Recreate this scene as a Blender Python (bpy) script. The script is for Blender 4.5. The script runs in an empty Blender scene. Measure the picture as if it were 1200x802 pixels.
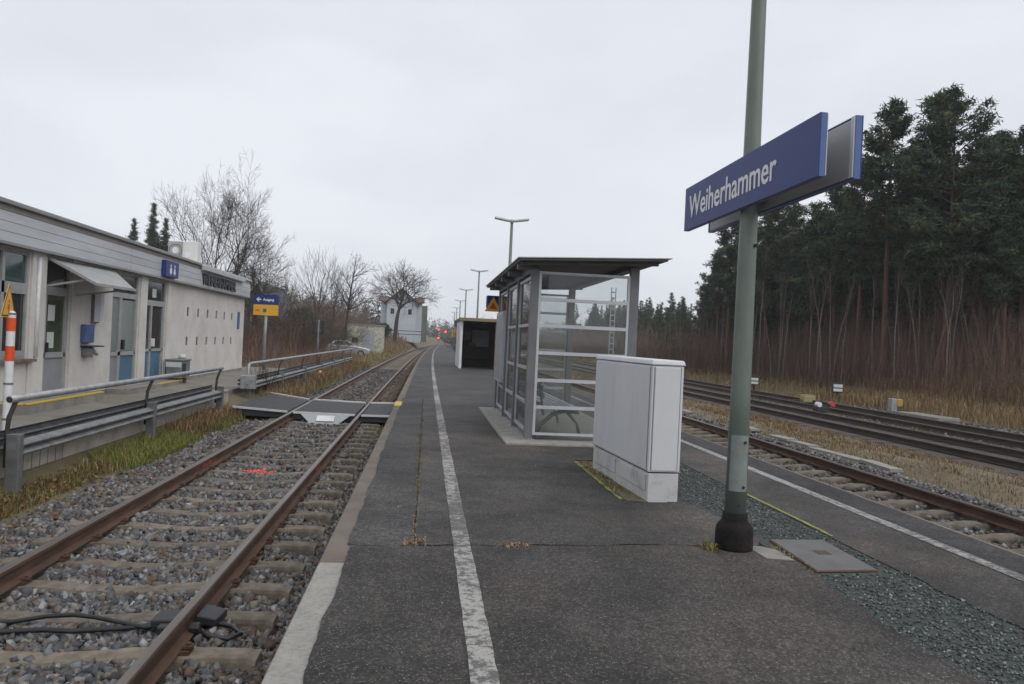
import bpy, math, random
import numpy as np
from mathutils import Vector, Matrix, Euler

random.seed(7)
rng = np.random.default_rng(7)
S = bpy.context.scene
COL = S.collection
R = math.radians

# ------------------------------------------------------------------ camera
cam = bpy.data.cameras.new("camera")
cam.sensor_width = 36.0
cam.lens = 27.0
cam.clip_start = 0.05
cam.clip_end = 6000
camo = bpy.data.objects.new("camera", cam)
COL.objects.link(camo)
_y, _r = R(6.34), R(2.69)
fw = Vector((math.sin(_y), math.cos(_y), 0))
rt = Vector((math.cos(_y), -math.sin(_y), 0))
up = Vector((0, 0, 1))
rt2 = rt * math.cos(_r) + up * math.sin(_r)
up2 = -rt * math.sin(_r) + up * math.cos(_r)
m = Matrix((rt2, up2, -fw)).transposed().to_4x4()
m.translation = Vector((0, 0, 1.79))
camo.matrix_world = m
S.camera = camo

# ------------------------------------------------------------------ sky, sun, exposure
SUN_EL, SUN_AZ = R(46), R(140)          # azimuth clockwise from +Y
W = bpy.data.worlds.new("World")
S.world = W
W.use_nodes = True
nt = W.node_tree
nt.nodes.clear()
out = nt.nodes.new("ShaderNodeOutputWorld")
bg = nt.nodes.new("ShaderNodeBackground")
sky = nt.nodes.new("ShaderNodeTexSky")
sky.sky_type = 'NISHITA'
sky.sun_disc = False
sky.sun_elevation = SUN_EL
sky.sun_rotation = SUN_AZ
tc = nt.nodes.new("ShaderNodeTexCoord")
mp = nt.nodes.new("ShaderNodeMapping")
mp.inputs['Scale'].default_value = (1.2, 1.2, 3.0)
nz = nt.nodes.new("ShaderNodeTexNoise")
nz.inputs['Scale'].default_value = 1.6
nz.inputs['Detail'].default_value = 5
nz.inputs['Roughness'].default_value = 0.5
cr = nt.nodes.new("ShaderNodeValToRGB")
cr.color_ramp.elements[0].position = 0.36
cr.color_ramp.elements[0].color = (7.6, 7.95, 8.6, 1)
cr.color_ramp.elements[1].position = 0.62
cr.color_ramp.elements[1].color = (8.7, 8.95, 9.5, 1)
mx = nt.nodes.new("ShaderNodeMix")
mx.data_type = 'RGBA'
mx.inputs['Factor'].default_value = 0.95
L = nt.links.new
L(tc.outputs['Generated'], mp.inputs['Vector'])
L(mp.outputs['Vector'], nz.inputs['Vector'])
L(nz.outputs['Fac'], cr.inputs['Fac'])
L(sky.outputs['Color'], mx.inputs['A'])
L(cr.outputs['Color'], mx.inputs['B'])
L(mx.outputs['Result'], bg.inputs['Color'])
bg.inputs['Strength'].default_value = 0.1
L(bg.outputs['Background'], out.inputs['Surface'])

sd = bpy.data.lights.new("sun", 'SUN')
sd.energy = 1.35
sd.angle = R(60)
sd.color = (1, 0.96, 0.9)
so = bpy.data.objects.new("sun", sd)
COL.objects.link(so)
sdir = Vector((math.sin(SUN_AZ) * math.cos(SUN_EL), math.cos(SUN_AZ) * math.cos(SUN_EL), math.sin(SUN_EL)))
so.rotation_euler = sdir.to_track_quat('Z', 'Y').to_euler()

S.view_settings.view_transform = 'Standard'
S.view_settings.look = 'None'
S.view_settings.exposure = 0.0
S.view_settings.gamma = 1.0


# ------------------------------------------------------------------ helpers
def cx(y):
    """sideways shift of tracks and platform where the line bends to the right"""
    return max(0.0, y - 18.0) ** 2 / 7800.0


def vcx(y):
    return np.maximum(0.0, y - 18.0) ** 2 / 7800.0


def link(o):
    COL.objects.link(o)
    return o


def wloc(o):
    v = Vector((0, 0, 0))
    while o is not None:
        v = v + o.location
        o = o.parent
    return v


def thing(name, label, cat, loc=(0, 0, 0), rz=0.0, group=None):
    o = bpy.data.objects.new(name, None)
    o.location = loc
    o.rotation_euler = (0, 0, rz)
    o.empty_display_size = 0.1
    o['label'] = label
    o['category'] = cat
    if group:
        o['group'] = group
    return link(o)


def tag(o, label, cat, group=None):
    o['label'] = label
    o['category'] = cat
    if group:
        o['group'] = group
    return o


def copytree(o, parent=None):
    c = o.copy()
    link(c)
    c.parent = parent
    for ch in list(o.children):
        copytree(ch, c)
    return c


class MB:
    def __init__(s):
        s.v, s.f, s.m = [], [], []

    def face(s, idx, m=0):
        s.f.append(idx)
        s.m.append(m)

    def poly(s, pts, m=0):
        n = len(s.v)
        s.v += [tuple(p) for p in pts]
        s.face(list(range(n, n + len(pts))), m)
        return s

    def box(s, x0, x1, y0, y1, z0, z1, m=0):
        n = len(s.v)
        s.v += [(x0, y0, z0), (x1, y0, z0), (x1, y1, z0), (x0, y1, z0), (x0, y0, z1), (x1, y0, z1), (x1, y1, z1), (x0, y1, z1)]
        for q in ((0, 3, 2, 1), (4, 5, 6, 7), (0, 1, 5, 4), (1, 2, 6, 5), (2, 3, 7, 6), (3, 0, 4, 7)):
            s.face([n + i for i in q], m)
        return s

    def hexa(s, p, m=0):
        n = len(s.v)
        s.v += [tuple(q) for q in p]
        for q in ((0, 3, 2, 1), (4, 5, 6, 7), (0, 1, 5, 4), (1, 2, 6, 5), (2, 3, 7, 6), (3, 0, 4, 7)):
            s.face([n + i for i in q], m)
        return s

    def bar(s, p0, p1, w, h, m=0):
        """rectangular bar from p0 to p1"""
        a, b = Vector(p0), Vector(p1)
        d = (b - a).normalized()
        u = d.cross(Vector((0, 0, 1)))
        if u.length < 1e-3:
            u = Vector((1, 0, 0))
        u.normalize()
        w_ = u.cross(d).normalized()
        u = u * w / 2
        w_ = w_ * h / 2
        return s.hexa([a - u - w_, a + u - w_, b + u - w_, b - u - w_, a - u + w_, a + u + w_, b + u + w_, b - u + w_], m)

    def tube(s, pts, rad, n=8, m=0, cap=True):
        pts = [Vector(p) for p in pts]
        if not hasattr(rad, '__len__'):
            rad = [rad] * len(pts)
        base = len(s.v)
        ref = None
        for i, p in enumerate(pts):
            a = pts[max(0, i - 1)]
            b = pts[min(len(pts) - 1, i + 1)]
            d = (b - a).normalized()
            if ref is None:
                ref = d.cross(Vector((0.31, 0.17, 0.93)))
                if ref.length < 0.05:
                    ref = d.cross(Vector((1, 0, 0)))
            u = (ref - d * ref.dot(d)).normalized()
            ref = u
            w = d.cross(u)
            for k in range(n):
                t = 2 * math.pi * k / n
                s.v.append(tuple(p + (u * math.cos(t) + w * math.sin(t)) * rad[i]))
        for i in range(len(pts) - 1):
            for k in range(n):
                k2 = (k + 1) % n
                s.face([base + i * n + k, base + i * n + k2, base + (i + 1) * n + k2, base + (i + 1) * n + k], m)
        if cap:
            s.face([base + k for k in range(n)][::-1], m)
            s.face([base + (len(pts) - 1) * n + k for k in range(n)], m)
        return s

    def lathe(s, prof, c=(0, 0, 0), n=20, m=0):
        """prof: list of (radius, z)"""
        base = len(s.v)
        for r, z in prof:
            for k in range(n):
                t = 2 * math.pi * k / n
                s.v.append((c[0] + r * math.cos(t), c[1] + r * math.sin(t), c[2] + z))
        for i in range(len(prof) - 1):
            for k in range(n):
                k2 = (k + 1) % n
                s.face([base + i * n + k, base + i * n + k2, base + (i + 1) * n + k2, base + (i + 1) * n + k], m)
        s.face([base + k for k in range(n)][::-1], m)
        s.face([base + (len(prof) - 1) * n + k for k in range(n)], m)
        return s

    def prism(s, prof, axis, a0, a1, m=0):
        """closed 2-D polygon extruded along an axis. axis 'x': prof=(y,z); 'y': (x,z); 'z': (x,y)"""
        def P(q, a):
            return {'x': (a, q[0], q[1]), 'y': (q[0], a, q[1]), 'z': (q[0], q[1], a)}[axis]
        n = len(s.v)
        k = len(prof)
        s.v += [P(q, a0) for q in prof] + [P(q, a1) for q in prof]
        s.face([n + i for i in range(k)][::-1], m)
        s.face([n + k + i for i in range(k)], m)
        for i in range(k):
            j = (i + 1) % k
            s.face([n + i, n + j, n + k + j, n + k + i], m)
        return s

    def sweep_y(s, prof, ys, closed=True, fm=None, off=0.0, curve=True):
        """(x,z) profile carried along the line of the track"""
        base = len(s.v)
        k = len(prof)
        for y in ys:
            c = (cx(y) if curve else 0.0) + off
            s.v += [(p[0] + c, y, p[1]) for p in prof]
        kk = k if closed else k - 1
        for i in range(len(ys) - 1):
            for a in range(kk):
                b = (a + 1) % k
                s.face([base + i * k + a, base + i * k + b, base + (i + 1) * k + b, base + (i + 1) * k + a], fm[a] if fm else 0)
        if closed:
            s.face([base + a for a in range(k)][::-1], 0)
            s.face([base + (len(ys) - 1) * k + a for a in range(k)], 0)
        return s

    def mesh(s, name, mats, off=(0, 0, 0), smooth=False):
        me = bpy.data.meshes.new(name)
        ox, oy, oz = off
        me.from_pydata([(a - ox, b - oy, c - oz) for a, b, c in s.v], [], s.f)
        if not isinstance(mats, (list, tuple)):
            mats = [mats]
        for q in mats:
            me.materials.append(q)
        if len(mats) > 1:
            me.polygons.foreach_set('material_index', s.m)
        if smooth:
            me.polygons.foreach_set('use_smooth', [True] * len(me.polygons))
        me.update()
        return me

    def build(s, name, mats, parent=None, smooth=False, bevel=0.0, local=False, auto=None):
        off = wloc(parent) if (parent is not None and not local) else Vector((0, 0, 0))
        me = s.mesh(name, mats, off, smooth)
        o = bpy.data.objects.new(name, me)
        link(o)
        o.parent = parent
        if bevel:
            b = o.modifiers.new("bevel", 'BEVEL')
            b.width = bevel
            b.segments = 2
            b.limit_method = 'ANGLE'
            b.angle_limit = R(40)
        return o


def struct(mb, name, mats, **k):
    o = mb.build(name, mats, **k)
    if o.parent is None:
        o['kind'] = 'structure'
    return o


def np_obj(name, V, F, mat, col=None, parent=None, kind=None, smooth=False):
    V = np.ascontiguousarray(V, dtype=np.float32)
    F = np.ascontiguousarray(F, dtype=np.int32)
    me = bpy.data.meshes.new(name)
    me.vertices.add(len(V))
    me.vertices.foreach_set('co', V.ravel())
    k = F.shape[1]
    me.loops.add(F.size)
    me.loops.foreach_set('vertex_index', F.ravel())
    me.polygons.add(len(F))
    me.polygons.foreach_set('loop_start', np.arange(0, F.size, k, dtype=np.int32))
    if smooth:
        me.polygons.foreach_set('use_smooth', np.ones(len(F), dtype=bool))
    if col is not None:
        at = me.color_attributes.new('Col', 'FLOAT_COLOR', 'POINT')
        c4 = np.ones((len(V), 4), dtype=np.float32)
        c4[:, :3] = col
        at.data.foreach_set('color', c4.ravel())
    me.update(calc_edges=True)
    if mat is not None:
        me.materials.append(mat)
    o = bpy.data.objects.new(name, me)
    link(o)
    o.parent = parent
    if kind:
        o['kind'] = kind
    return o


# ------------------------------------------------------------------ materials
def _mat(name):
    mt = bpy.data.materials.new(name)
    mt.use_nodes = True
    t = mt.node_tree
    b = t.nodes['Principled BSDF']
    return mt, t, b


def _ramp(t, stops):
    r = t.nodes.new("ShaderNodeValToRGB")
    e = r.color_ramp.elements
    while len(e) < len(stops):
        e.new(0.5)
    for i, (p, c) in enumerate(stops):
        e[i].position = p
        e[i].color = (*c, 1) if len(c) == 3 else c
    return r


def pm(name, c1, c2=None, scale=6, rough=0.7, bump=0.0, bscale=40, metal=0.0, stretch=(1, 1, 1), spec=0.5, lo=0.35, hi=0.65, detail=6, dirt=None, dscale=3, damt=0.5, rnd=0.0, coat=0.0):
    mt, t, b = _mat(name)
    c2 = c2 or tuple(min(1, x * 0.8) for x in c1)
    l = t.links.new
    tcn = t.nodes.new("ShaderNodeTexCoord")
    mpn = t.nodes.new("ShaderNodeMapping")
    mpn.inputs['Scale'].default_value = stretch
    l(tcn.outputs['Object'], mpn.inputs['Vector'])
    n = t.nodes.new("ShaderNodeTexNoise")
    n.inputs['Scale'].default_value = scale
    n.inputs['Detail'].default_value = detail
    n.inputs['Roughness'].default_value = 0.6
    l(mpn.outputs['Vector'], n.inputs['Vector'])
    r = _ramp(t, [(lo, c1), (hi, c2)])
    l(n.outputs['Fac'], r.inputs['Fac'])
    cur = r.outputs['Color']
    if dirt:
        n2 = t.nodes.new("ShaderNodeTexNoise")
        n2.inputs['Scale'].default_value = dscale
        n2.inputs['Detail'].default_value = 9
        n2.inputs['Roughness'].default_value = 0.7
        l(mpn.outputs['Vector'], n2.inputs['Vector'])
        r2 = _ramp(t, [(0.48, (0, 0, 0)), (0.7, (damt, damt, damt))])
        l(n2.outputs['Fac'], r2.inputs['Fac'])
        mxn = t.nodes.new("ShaderNodeMix")
        mxn.data_type = 'RGBA'
        l(r2.outputs['Color'], mxn.inputs['Factor'])
        l(cur, mxn.inputs['A'])
        mxn.inputs['B'].default_value = (*dirt, 1)
        cur = mxn.outputs['Result']
    if rnd:
        oi = t.nodes.new("ShaderNodeObjectInfo")
        hs = t.nodes.new("ShaderNodeHueSaturation")
        mr = t.nodes.new("ShaderNodeMapRange")
        mr.inputs['To Min'].default_value = 1 - rnd
        mr.inputs['To Max'].default_value = 1 + rnd
        l(oi.outputs['Random'], mr.inputs['Value'])
        l(mr.outputs['Result'], hs.inputs['Value'])
        l(cur, hs.inputs['Color'])
        cur = hs.outputs['Color']
    l(cur, b.inputs['Base Color'])
    b.inputs['Roughness'].default_value = rough
    b.inputs['Metallic'].default_value = metal
    b.inputs['Specular IOR Level'].default_value = spec
    if coat:
        b.inputs['Coat Weight'].default_value = coat
    if bump:
        n3 = t.nodes.new("ShaderNodeTexNoise")
        n3.inputs['Scale'].default_value = bscale
        n3.inputs['Detail'].default_value = 5
        l(mpn.outputs['Vector'], n3.inputs['Vector'])
        bp = t.nodes.new("ShaderNodeBump")
        bp.inputs['Strength'].default_value = bump
        bp.inputs['Distance'].default_value = 0.02
        l(n3.outputs['Fac'], bp.inputs['Height'])
        l(bp.outputs['Normal'], b.inputs['Normal'])
    return mt


def asphalt(name, dark, light, speck=0.35, sscale=85, patch=0.7, rough=0.75, warm=None):
    mt, t, b = _mat(name)
    l = t.links.new
    tcn = t.nodes.new("ShaderNodeTexCoord")
    o = tcn.outputs['Object']

    def noise(sc, det=6, ro=0.6):
        n = t.nodes.new("ShaderNodeTexNoise")
        n.inputs['Scale'].default_value = sc
        n.inputs['Detail'].default_value = det
        n.inputs['Roughness'].default_value = ro
        l(o, n.inputs['Vector'])
        return n.outputs['Fac']

    def mix(f, a, bb, mode='MIX'):
        q = t.nodes.new("ShaderNodeMix")
        q.data_type = 'RGBA'
        q.blend_type = mode
        if hasattr(f, 'node'):
            l(f, q.inputs['Factor'])
        else:
            q.inputs['Factor'].default_value = f
        for s_, v in (('A', a), ('B', bb)):
            if hasattr(v, 'node'):
                l(v, q.inputs[s_])
            else:
                q.inputs[s_].default_value = (*v, 1)
        return q.outputs['Result']
    r1 = _ramp(t, [(0.36, dark), (0.64, light)])
    l(noise(patch, 8, 0.62), r1.inputs['Fac'])
    cur = r1.outputs['Color']
    if warm:
        rw = _ramp(t, [(0.5, (0, 0, 0)), (0.7, (0.8, 0.8, 0.8))])
        l(noise(patch * 0.55 + 0.13, 6, 0.55), rw.inputs['Fac'])
        cur = mix(rw.outputs['Color'], cur, warm)
    rs = _ramp(t, [(0.34, (0.62, 0.62, 0.62)), (0.5, (1.0, 1.0, 1.0)), (0.68, (1.28, 1.27, 1.25))])
    l(noise(patch * 4.3, 9, 0.7), rs.inputs['Fac'])
    cur = mix(0.8, cur, rs.outputs['Color'], 'MULTIPLY')
    # grain of the binder
    rg = _ramp(t, [(0.3, (0.55, 0.55, 0.55)), (0.7, (1.35, 1.35, 1.35))])
    l(noise(150, 3, 0.7), rg.inputs['Fac'])
    cur = mix(1.0, cur, rg.outputs['Color'], 'MULTIPLY')
    va = t.nodes.new("ShaderNodeTexVoronoi")
    va.inputs['Scale'].default_value = sscale * 0.62
    l(o, va.inputs['Vector'])
    sa = t.nodes.new("ShaderNodeSeparateColor")
    l(va.outputs['Color'], sa.inputs['Color'])
    ra = _ramp(t, [(0.0, (0.34, 0.34, 0.34)), (0.75, (0.86, 0.86, 0.86)), (1.0, (1.6, 1.56, 1.52))])
    l(sa.outputs['Green'], ra.inputs['Fac'])
    cur = mix(0.85, cur, ra.outputs['Color'], 'MULTIPLY')
    # aggregate chips
    vo = t.nodes.new("ShaderNodeTexVoronoi")
    vo.inputs['Scale'].default_value = sscale
    l(o, vo.inputs['Vector'])
    sx = t.nodes.new("ShaderNodeSeparateColor")
    l(vo.outputs['Color'], sx.inputs['Color'])
    th = _ramp(t, [(0.80, (0, 0, 0)), (0.98, (speck, speck, speck))])
    l(sx.outputs['Red'], th.inputs['Fac'])
    dm = _ramp(t, [(0.25, (1, 1, 1)), (0.5, (0, 0, 0))])
    l(vo.outputs['Distance'], dm.inputs['Fac'])
    fm = mix(1.0, th.outputs['Color'], dm.outputs['Color'], 'MULTIPLY')
    cur = mix(fm, cur, (0.42, 0.40, 0.38))
    l(cur, b.inputs['Base Color'])
    b.inputs['Roughness'].default_value = rough
    b.inputs['Specular IOR Level'].default_value = 0.35
    bp = t.nodes.new("ShaderNodeBump")
    bp.inputs['Strength'].default_value = 0.35
    bp.inputs['Distance'].default_value = 0.006
    l(noise(120, 4, 0.7), bp.inputs['Height'])
    l(bp.outputs['Normal'], b.inputs['Normal'])
    return mt


def worn_paint(name, paint, under, wear=0.5, scale=9):
    mt, t, b = _mat(name)
    l = t.links.new
    tcn = t.nodes.new("ShaderNodeTexCoord")
    n1 = t.nodes.new("ShaderNodeTexNoise")
    n1.inputs['Scale'].default_value = scale
    n1.inputs['Detail'].default_value = 10
    n1.inputs['Roughness'].default_value = 0.78
    l(tcn.outputs['Object'], n1.inputs['Vector'])
    n2 = t.nodes.new("ShaderNodeTexNoise")
    n2.inputs['Scale'].default_value = 0.35
    n2.inputs['Detail'].default_value = 3
    l(tcn.outputs['Object'], n2.inputs['Vector'])
    ad = t.nodes.new("ShaderNodeMath")
    ad.operation = 'MULTIPLY_ADD'
    l(n2.outputs['Fac'], ad.inputs[0])
    ad.inputs[1].default_value = 0.45
    l(n1.outputs['Fac'], ad.inputs[2])
    r = _ramp(t, [(wear + 0.13, under), (wear + 0.21, paint)])
    l(ad.outputs[0], r.inputs['Fac'])
    l(r.outputs['Color'], b.inputs['Base Color'])
    b.inputs['Roughness'].default_value = 0.7
    return mt


def vcol(name, rough=0.85, gain=1.0, spec=0.3, bump=0.0):
    mt, t, b = _mat(name)
    l = t.links.new
    a = t.nodes.new("ShaderNodeAttribute")
    a.attribute_name = 'Col'
    n = t.nodes.new("ShaderNodeTexNoise")
    n.inputs['Scale'].default_value = 25
    n.inputs['Detail'].default_value = 4
    r = _ramp(t, [(0.3, (0.75 * gain,) * 3), (0.7, (1.2 * gain,) * 3)])
    tcn = t.nodes.new("ShaderNodeTexCoord")
    l(tcn.outputs['Object'], n.inputs['Vector'])
    l(n.outputs['Fac'], r.inputs['Fac'])
    q = t.nodes.new("ShaderNodeMix")
    q.data_type = 'RGBA'
    q.blend_type = 'MULTIPLY'
    q.inputs['Factor'].default_value = 1
    l(a.outputs['Color'], q.inputs['A'])
    l(r.outputs['Color'], q.inputs['B'])
    l(q.outputs['Result'], b.inputs['Base Color'])
    b.inputs['Roughness'].default_value = rough
    b.inputs['Specular IOR Level'].default_value = spec
    return mt


def glass(name, tint=(0.86, 0.92, 0.92), dust=0.06):
    mt, t, b = _mat(name)
    l = t.links.new
    o = t.nodes['Material Output']
    tr = t.nodes.new("ShaderNodeBsdfTransparent")
    tr.inputs['Color'].default_value = (*tint, 1)
    gl = t.nodes.new("ShaderNodeBsdfGlossy")
    gl.inputs['Roughness'].default_value = 0.03
    fr = t.nodes.new("ShaderNodeFresnel")
    fr.inputs['IOR'].default_value = 1.5
    m1 = t.nodes.new("ShaderNodeMixShader")
    l(fr.outputs['Fac'], m1.inputs['Fac'])
    l(tr.outputs['BSDF'], m1.inputs[1])
    l(gl.outputs['BSDF'], m1.inputs[2])
    df = t.nodes.new("ShaderNodeBsdfDiffuse")
    df.inputs['Color'].default_value = (0.5, 0.5, 0.48, 1)
    n = t.nodes.new("ShaderNodeTexNoise")
    n.inputs['Scale'].default_value = 3
    n.inputs['Detail'].default_value = 8
    tcn = t.nodes.new("ShaderNodeTexCoord")
    l(tcn.outputs['Object'], n.inputs['Vector'])
    r = _ramp(t, [(0.35, (dust * 0.4,) * 3), (0.75, (dust * 1.6,) * 3)])
    l(n.outputs['Fac'], r.inputs['Fac'])
    m2 = t.nodes.new("ShaderNodeMixShader")
    l(r.outputs['Color'], m2.inputs['Fac'])
    l(m1.outputs['Shader'], m2.inputs[1])
    l(df.outputs['BSDF'], m2.inputs[2])
    l(m2.outputs['Shader'], o.inputs['Surface'])
    return mt


def emit(name, c, s):
    mt, t, b = _mat(name)
    b.inputs['Base Color'].default_value = (*c, 1)
    b.inputs['Emission Color'].default_value = (*c, 1)
    b.inputs['Emission Strength'].default_value = s
    return mt


M = {}
M['asph_near'] = asphalt('asphalt coarse', (0.026, 0.024, 0.0225), (0.080, 0.073, 0.067), speck=0.6, sscale=112, patch=0.9, warm=(0.094, 0.079, 0.066))
M['asph_main'] = asphalt('asphalt smooth', (0.032, 0.030, 0.029), (0.094, 0.087, 0.081), speck=0.45, sscale=125, patch=0.75, warm=(0.124, 0.104, 0.086))
M['asph_edge'] = asphalt('asphalt edge strip', (0.034, 0.0325, 0.032), (0.086, 0.081, 0.078), speck=0.4, sscale=100, patch=0.9)
M['asph_right'] = asphalt('asphalt dark strip', (0.028, 0.027, 0.029), (0.066, 0.063, 0.064), speck=0.3, sscale=100, patch=1.2)
M['asph_patch'] = asphalt('asphalt mended', (0.075, 0.066, 0.058), (0.105, 0.095, 0.084), speck=0.3, sscale=90, patch=1.3)
M['seam'] = pm('crack dark', (0.018, 0.017, 0.016), (0.03, 0.028, 0.025), scale=20, rough=0.95)
M['paint_w'] = worn_paint('worn white paint', (0.34, 0.33, 0.31), (0.10, 0.096, 0.092), wear=0.57, scale=17)
M['paint_w2'] = worn_paint('worn white paint right', (0.32, 0.315, 0.305), (0.10, 0.096, 0.094), wear=0.56, scale=17)
M['paint_y'] = worn_paint('worn yellow green paint', (0.26, 0.30, 0.05), (0.09, 0.085, 0.055), wear=0.50, scale=14)
M['conc_light'] = pm('pale concrete', (0.26, 0.25, 0.225), (0.34, 0.325, 0.295), scale=5, bump=0.3, bscale=120, rough=0.9, dirt=(0.12, 0.11, 0.1), dscale=30, damt=0.6)
M['conc_brown'] = pm('weathered brown concrete', (0.125, 0.10, 0.084), (0.215, 0.182, 0.155), scale=3, bump=0.4, bscale=80, rough=0.95, dirt=(0.08, 0.06, 0.05), dscale=6)
M['conc_grey'] = pm('grey concrete', (0.20, 0.19, 0.17), (0.29, 0.275, 0.25), scale=2, bump=0.3, bscale=60, rough=0.9, dirt=(0.1, 0.09, 0.075), dscale=5)
M['conc_path'] = pm('path paving', (0.17, 0.155, 0.135), (0.25, 0.23, 0.2), scale=1.5, bump=0.3, bscale=60, rough=0.92, dirt=(0.1, 0.085, 0.07), dscale=2)
M['sleeper'] = pm('sleeper concrete', (0.125, 0.105, 0.082), (0.225, 0.195, 0.156), scale=7, bump=0.5, bscale=90, rough=0.95, dirt=(0.075, 0.055, 0.04), dscale=9, rnd=0.2)
M['sleeper_wood'] = pm('tarred sleeper', (0.035, 0.028, 0.024), (0.06, 0.048, 0.04), scale=8, stretch=(0.3, 3, 1), bump=0.4, rough=0.95, rnd=0.25)
M['rust'] = pm('rail rust', (0.062, 0.032, 0.021), (0.110, 0.057, 0.037), scale=9, bump=0.25, bscale=70, rough=0.85, stretch=(1, 0.25, 1), dirt=(0.035, 0.02, 0.015), dscale=14)
M['rust_dark'] = pm('dark old rail rust', (0.028, 0.018, 0.014), (0.055, 0.034, 0.025), scale=9, rough=0.9, stretch=(1, 0.25, 1))
M['railtop'] = pm('worn rail top', (0.20, 0.175, 0.155), (0.13, 0.10, 0.08), scale=6, rough=0.38, metal=0.75, stretch=(4, 0.12, 1))
M['railtop_rusty'] = pm('dull rail top', (0.085, 0.06, 0.048), (0.12, 0.09, 0.075), scale=6, rough=0.5, metal=0.4, stretch=(4, 0.2, 1))
M['galv'] = pm('galvanised steel', (0.30, 0.31, 0.32), (0.42, 0.43, 0.44), scale=5, rough=0.5, metal=0.55, dirt=(0.2, 0.18, 0.16), dscale=9, damt=0.6)
M['galv_dark'] = pm('weathered steel post', (0.13, 0.135, 0.14), (0.22, 0.225, 0.23), scale=5, rough=0.6, metal=0.4, dirt=(0.09, 0.06, 0.045), dscale=6)
M['arm'] = pm('dark bent steel', (0.035, 0.032, 0.03), (0.06, 0.055, 0.05), scale=6, rough=0.7)
M['guard'] = pm('guard rail zinc', (0.18, 0.183, 0.186), (0.28, 0.283, 0.286), scale=5, rough=0.6, metal=0.3, dirt=(0.12, 0.10, 0.09), dscale=6, damt=0.7)
M['alu'] = pm('anodised aluminium', (0.46, 0.48, 0.51), (0.54, 0.56, 0.59), scale=2, rough=0.45, metal=0.25, dirt=(0.35, 0.34, 0.33), dscale=7, damt=0.4)
M['steelgrey'] = pm('grey coated steel', (0.135, 0.14, 0.15), (0.165, 0.17, 0.18), scale=3, rough=0.5, dirt=(0.1, 0.095, 0.09), dscale=5, damt=0.4)
M['roofgrey'] = pm('roof underside grey', (0.085, 0.085, 0.088), (0.115, 0.115, 0.118), scale=3, rough=0.6)
M['cabinet'] = pm('cabinet light grey', (0.585, 0.60, 0.62), (0.63, 0.645, 0.665), scale=1.2, rough=0.5, dirt=(0.48, 0.485, 0.485), dscale=2.2, damt=0.4, stretch=(1.5, 1.5, 0.5))
M['cabinet_low'] = pm('cabinet plinth', (0.50, 0.505, 0.505), (0.57, 0.575, 0.575), scale=2, rough=0.7, dirt=(0.26, 0.235, 0.2), dscale=4, damt=0.7)
M['seamgrey'] = pm('rubber seam', (0.16, 0.165, 0.17), (0.2, 0.205, 0.21), rough=0.8)
M['dark'] = pm('dark gap', (0.02, 0.02, 0.02), (0.03, 0.03, 0.03), rough=0.8)
M['pole_green'] = pm('grey green pole paint', (0.125, 0.155, 0.135), (0.16, 0.19, 0.165), scale=4, rough=0.42, dirt=(0.1, 0.115, 0.10), dscale=6, damt=0.5, bump=0.06, bscale=30, stretch=(1, 1, 0.4))
M['pole_plate'] = pm('pole door paint', (0.185, 0.215, 0.205), (0.22, 0.25, 0.235), scale=4, rough=0.45, dirt=(0.13, 0.14, 0.13), dscale=7)
M['tar'] = pm('tarred base', (0.007, 0.0065, 0.0065), (0.014, 0.0125, 0.0115), scale=6, rough=0.75, bump=0.5, bscale=35, dirt=(0.028, 0.023, 0.02), dscale=6, damt=0.5, spec=0.25)
M['sign_blue'] = pm('sign blue', (0.015, 0.034, 0.160), (0.019, 0.039, 0.175), scale=1.2, rough=0.45, dirt=(0.024, 0.034, 0.13), dscale=4, damt=0.5, spec=0.3)
M['sign_edge'] = pm('sign edge blue', (0.05, 0.1, 0.28), (0.065, 0.12, 0.31), scale=3, rough=0.35)
M['sign_back'] = pm('sign back aluminium', (0.30, 0.30, 0.31), (0.36, 0.36, 0.37), scale=2, rough=0.45, metal=0.3)
M['sign_white'] = pm('sign white', (0.68, 0.68, 0.68), (0.74, 0.74, 0.74), scale=4, rough=0.5)
M['black'] = pm('black plastic', (0.014, 0.014, 0.016), (0.024, 0.024, 0.026), scale=8, rough=0.5)
M['orange'] = pm('signal orange', (0.75, 0.085, 0.015), (0.68, 0.075, 0.012), scale=4, rough=0.5)
M['white'] = pm('white paint', (0.66, 0.67, 0.68), (0.74, 0.75, 0.76), scale=3, rough=0.5, dirt=(0.45, 0.44, 0.42), dscale=4, damt=0.5)
M['yellow'] = pm('sign yellow', (0.68, 0.36, 0.02), (0.74, 0.40, 0.025), scale=4, rough=0.5)
M['yellow_dull'] = pm('faded yellow', (0.42, 0.25, 0.03), (0.48, 0.3, 0.05), scale=6, rough=0.7)
M['yellow_edge'] = worn_paint('step edge yellow', (0.62, 0.44, 0.03), (0.3, 0.25, 0.14), wear=0.38)
M['red'] = pm('red paint', (0.5, 0.05, 0.04), (0.42, 0.05, 0.04), rough=0.6)
M['render'] = pm('cream wall render', (0.585, 0.560, 0.530), (0.665, 0.640, 0.612), scale=1.3, rough=0.95, bump=0.35, bscale=90, dirt=(0.45, 0.42, 0.38), dscale=1.6, damt=0.55)
M['plank'] = pm('grey fascia boards', (0.42, 0.44, 0.465), (0.50, 0.52, 0.545), scale=2.2, rough=0.6, stretch=(1, 0.2, 2), dirt=(0.34, 0.35, 0.36), dscale=3, damt=0.6, rnd=0.05)
M['fascia_brown'] = pm('upper fascia board', (0.20, 0.18, 0.165), (0.25, 0.23, 0.21), scale=3, rough=0.7)
M['coping'] = pm('zinc coping', (0.24, 0.24, 0.245), (0.31, 0.31, 0.315), scale=2, rough=0.5, metal=0.3, stretch=(1, 0.3, 1))
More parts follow.
